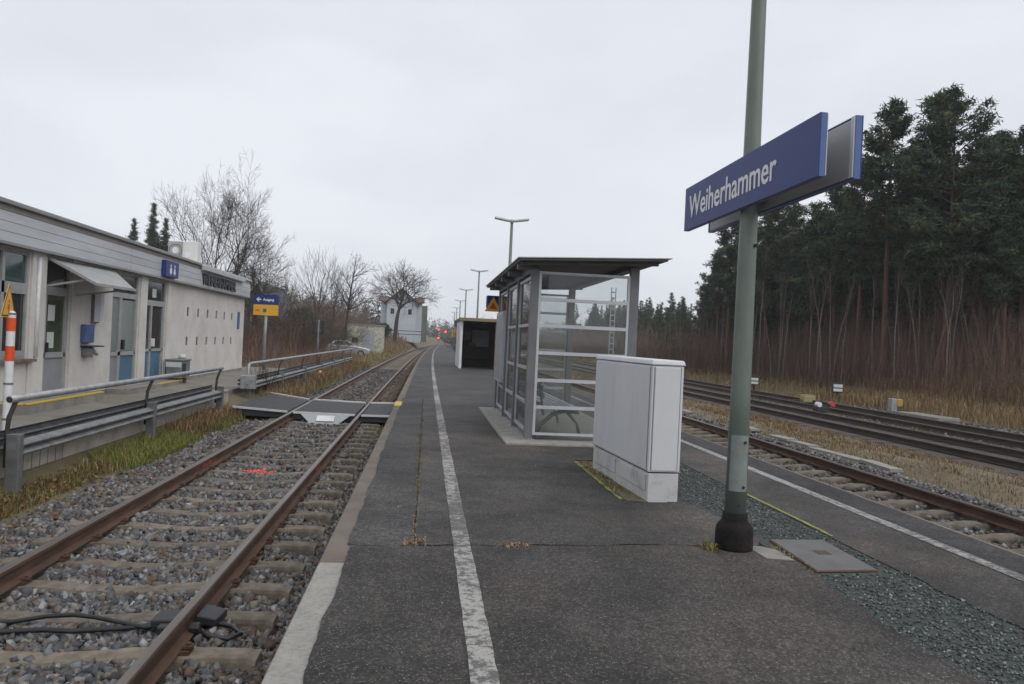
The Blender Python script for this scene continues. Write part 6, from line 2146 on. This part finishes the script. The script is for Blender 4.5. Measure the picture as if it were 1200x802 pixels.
# two dark spruces behind the station roof
SP = pine(31, 11, 0.04, 1.75, 4.2, 0.42, 0.95, cone=True)
for (x, y, h, lb) in ((-25.5, 70, 11.0, 'narrow dark spruce showing above the station roof, left of a taller pair'), (-24.0, 70, 12.4, 'tallest narrow dark spruce above the station roof'), (-23.3, 70.6, 11.2, 'narrow spruce close to the right of the tallest one above the roof')):
    tree_obj('spruce_tree', lb, *SP, (x, y, 0), x, h / 11)
# dark evergreen bush by the white house, one in the brown thicket, one on the bank at the right
EB = pine(41, 2.6, 0.05, 1.5, 3.5, 0.34, 0.4)
for (x, y, s, lb) in ((-6.9, 122, 0.85, 'dark evergreen bush beside the trunk before the white house'), (-10.0, 62, 1.25, 'dark pointed conifer among the brown bushes'), (27.0, 29.0, 0.75, 'low green bush on the grassy bank at the right')):
    t = tree_obj('evergreen_bush', lb, *EB, (x, y, tz(x, y) - .1), 0, s)
    t['category'] = 'bush'

# ------------------------------------------------------------------ houses, shed and car beyond the bushes
def gable_house(name, label, x0, x1, y0, y1, z0, zw, zr, wall, roof, wins, eave=0.35):
    t = thing(name, label, 'house', ((x0 + x1) / 2, y0, z0))
    xm = (x0 + x1) / 2
    MB().prism([(x0, z0 - 1), (x1, z0 - 1), (x1, zw), (xm, zr - 0.12), (x0, zw)], 'y', y0, y1).build('wall', M[wall], t)
    k = (zr - zw) / (xm - x0)
    for s_ in (-1, 1):
        xe = xm + s_ * (xm - x0 + eave)
        ze = zr - k * (xm - x0 + eave)
        MB().hexa([(xm, y0 - eave, zr - .1), (xe, y0 - eave, ze - .1), (xe, y1 + eave, ze - .1), (xm, y1 + eave, zr - .1), (xm, y0 - eave, zr + .08), (xe, y0 - eave, ze + .08), (xe, y1 + eave, ze + .08), (xm, y1 + eave, zr + .08)]).build('roof', M[roof], t)
        MB().hexa([(xm, y0 - eave - .04, zr - .22), (xe, y0 - eave - .04, ze - .22), (xe, y0 - eave - .003, ze - .22), (xm, y0 - eave - .003, zr - .22), (xm, y0 - eave - .04, zr + .05), (xe, y0 - eave - .04, ze + .05), (xe, y0 - eave - .003, ze + .05), (xm, y0 - eave - .003, zr + .05)]).build('barge_board', M['bark'] if wall == 'house_wall' else M['coping_white'], t)
    for (wx, wz, ww, wh) in wins:
        f = MB().box(wx - ww / 2 - .08, wx + ww / 2 + .08, y0 - .05, y0 - .002, wz - wh / 2 - .08, wz + wh / 2 + .08).build('window', M['white'], t)
        MB().box(wx - ww / 2, wx + ww / 2, y0 - .065, y0 - .052, wz - wh / 2, wz + wh / 2).build('pane', M['pane_dark'], f)
    return t


hs = gable_house('house', 'white gabled house with a red tiled roof behind the round-crowned tree', -7.3, -2.1, 138.6, 146, 1.9, 8.1, 10.35, 'house_wall', 'roof_red', [(-6.3, 6.3, .7, 1.0), (-3.2, 6.3, .7, 1.0), (-4.7, 8.5, .6, .8)], 0.5)
MB().box(-8.42, -1.1, 140, 151, 0.8, 8.0).build('wall', M['house_wall'], hs)
MB().hexa([(-8.8, 139.5, 7.95), (-0.7, 139.5, 7.95), (-0.7, 145.5, 9.0), (-8.8, 145.5, 9.0), (-8.8, 139.5, 8.15), (-0.7, 139.5, 8.15), (-0.7, 145.5, 9.2), (-8.8, 145.5, 9.2)]).build('roof', M['roof_red'], hs)
MB().box(-1.34, -0.1, 143, 151, 1.0, 7.7).build('annexe', pm('greenish annexe wall', (0.12, 0.125, 0.10), (0.16, 0.165, 0.14), scale=0.6, rough=0.9), hs)
t = thing('garden_fence', 'dark rail fence before the white house', 'fence', (-4, 130, 1.6))
for x_ in np.arange(-8.5, -0.9, 1.25):
    MB().box(x_ - .06, x_ + .06, 129.95, 130.05, 1.2, tz(x_, 130) + 1.25).build('post', M['bark'], t)
for z_ in (0.55, 1.1):
    MB().box(-8.5, -1.0, 129.90, 129.945, 1.65 + z_, 1.77 + z_).build('rail', M['bark'], t)
gable_house('house', 'dark grey gabled house with pale barge boards behind the exit sign', -13.9, -11.0, 58, 68, 0.1, 3.3, 5.35, 'house_dark', 'roof_dark', [(-12.4, 2.2, 0.8, 0.9)], 0.5)
gable_house('house', 'low pale house with white windows glimpsed through the trunks of the wood', 44.0, 54, 46, 54, 0.9, 4.6, 6.4, 'house_dark', 'roof_dark', [(45.6, 3.0, 1.4, .9), (47.9, 3.0, 1.4, .9), (45.6, 1.7, 1.4, .7), (50.2, 3.0, 1.4, .9)], 0.5)
# shed with a painted front
mur, t_, b_ = _mat('shed mural')
tcn = t_.nodes.new("ShaderNodeTexCoord")
n1 = t_.nodes.new("ShaderNodeTexNoise")
n1.inputs['Scale'].default_value = 1.7
n1.inputs['Detail'].default_value = 3
n1.inputs['Distortion'].default_value = 2.5
t_.links.new(tcn.outputs['Object'], n1.inputs['Vector'])
r1 = _ramp(t_, [(0.30, (0.16, 0.17, 0.12)), (0.42, (0.34, 0.33, 0.25)), (0.52, (0.55, 0.54, 0.47)), (0.62, (0.46, 0.44, 0.36)), (0.72, (0.16, 0.19, 0.13))])
t_.links.new(n1.outputs['Fac'], r1.inputs['Fac'])
t_.links.new(r1.outputs['Color'], b_.inputs['Base Color'])
b_.inputs['Roughness'].default_value = 0.9
t = thing('shed', 'low flat-roofed shed with a colourful pale mural beside the line', 'shed', (-6.6, 82, 0.3))
MB().box(-8.5, -4.72, 82, 87, -0.4, 2.82).build('wall', mur, t)
MB().box(-8.6, -4.6, 81.9, 87.1, 2.823, 2.93).build('roof', M['conc_light'], t)
MB().box(-6.75, -5.5, 81.93, 81.995, 0.2, 2.35).build('door', M['defl'], t)
MB().box(-7.8, -7.2, 81.93, 81.995, 1.0, 1.5).build('window', M['pane_dark'], t)
t = thing('hut', 'small pale timber porch just left of the mural shed', 'hut', (-9.6, 81, 0.3))
for x_ in (-10.2, -9.7, -9.2):
    MB().box(x_ - .07, x_ + .07, 80.9, 81.05, -0.3, 2.2).build('post', M['conc_light'], t)
MB().box(-10.4, -9.0, 80.7, 82.5, 2.2, 2.3).build('roof', M['conc_grey'], t)
MB().box(-10.3, -9.1, 82.3, 82.45, -0.3, 2.195).build('back_wall', M['bark_brown'], t)

# parked car
t = thing('parked_car', 'silver parked car half hidden by the grass in front of the mural shed', 'car', (-6.7, 70, tz(-6.7, 70)))
cz = tz(-6.7, 70) - 0.02
L0, L1, cyy = -8.85, -5.0, 70.0          # the car stands across, nose to the right
prof = [(L0, .38), (L0 + .02, .70), (L0 + .12, .88), (L0 + .9, .95), (L1 - 1.25, .93), (L1 - .35, .80), (L1 - .03, .66), (L1, .40), (L1 - .1, .25), (L0 + .1, .25)]
MB().prism([(a, b + cz) for a, b in prof], 'y', cyy - .84, cyy + .84).build('body', M['car_paint'], t, bevel=0.06)
P0 = [(L0 + .25, .94), (L0 + .75, 1.38), (L1 - 2.0, 1.42), (L1 - 1.1, .93)]
mb = MB()
lo_ = [(a, cyy - .78, b + cz) if i in (0, 3) else (a, cyy - .58, b + cz) for i, (a, b) in enumerate(P0)]
hi_ = [(a, cyy + .78, b + cz) if i in (0, 3) else (a, cyy + .58, b + cz) for i, (a, b) in enumerate(P0)]
mb.poly(lo_)
mb.poly(hi_[::-1])
for i in range(4):
    j = (i + 1) % 4
    mb.poly([lo_[i], hi_[i], hi_[j], lo_[j]][::-1])
mb.build('cabin', M['car_paint'], t, bevel=0.03)


def lerp3(a, b, f):
    return Vector(a).lerp(Vector(b), f)


def side_pane(fa, fb):
    q = []
    for f, g in ((fa, .12), (fb, .12), (fb, .85), (fa, .85)):
        bot = lerp3(lo_[0], lo_[3], f)
        top = lerp3(lo_[1], lo_[2], f)
        p = bot.lerp(top, g)
        q.append((p.x, p.y - .012, p.z))
    mb_ = MB()
    mb_.poly(q)
    return mb_.build('window', M['pane_dark'], t)


side_pane(.10, .34)
side_pane(.37, .62)
side_pane(.65, .92)
q = [lerp3(lo_[3], hi_[3], .08), lerp3(lo_[3], hi_[3], .92), lerp3(lo_[2], hi_[2], .92), lerp3(lo_[2], hi_[2], .08)]
MB().poly([(p.x + .012, p.y, p.z + .006) for p in q]).build('windscreen', M['pane_teal'], t)
for x_ in (L0 + .72, L1 - .75):
    for s_ in (-1, 1):
        w_ = MB().tube([(x_, cyy + s_ * .70, cz + .30), (x_, cyy + s_ * .86, cz + .30)], .31, 18).build('wheel', M['tyre'], t)
        MB().tube([(x_, cyy + s_ * .861, cz + .30), (x_, cyy + s_ * .872, cz + .30)], .19, 14).build('rim', M['galv'], w_)
MB().box(L1 - .14, L1 + .008, cyy - .78, cyy - .50, cz + .60, cz + .70).build('headlight', M['lampwhite'], t)
MB().box(L1 - .14, L1 + .008, cyy + .50, cyy + .78, cz + .60, cz + .70).build('headlight', M['lampwhite'], t)

# ------------------------------------------------------------------ faint winter haze
hz = MB().box(-2400, 2400, -2400, 2400, -1.6, 18.5).build('haze', [])
hz['kind'] = 'stuff'
hm = bpy.data.materials.new('haze')
hm.use_nodes = True
ht = hm.node_tree
ht.nodes.clear()
ho = ht.nodes.new('ShaderNodeOutputMaterial')
hv = ht.nodes.new('ShaderNodeVolumePrincipled')
hv.inputs['Color'].default_value = (0.9, 0.93, 0.97, 1)
hv.inputs['Density'].default_value = 0.0007
ht.links.new(hv.outputs['Volume'], ho.inputs['Volume'])
hz.data.materials.append(hm)
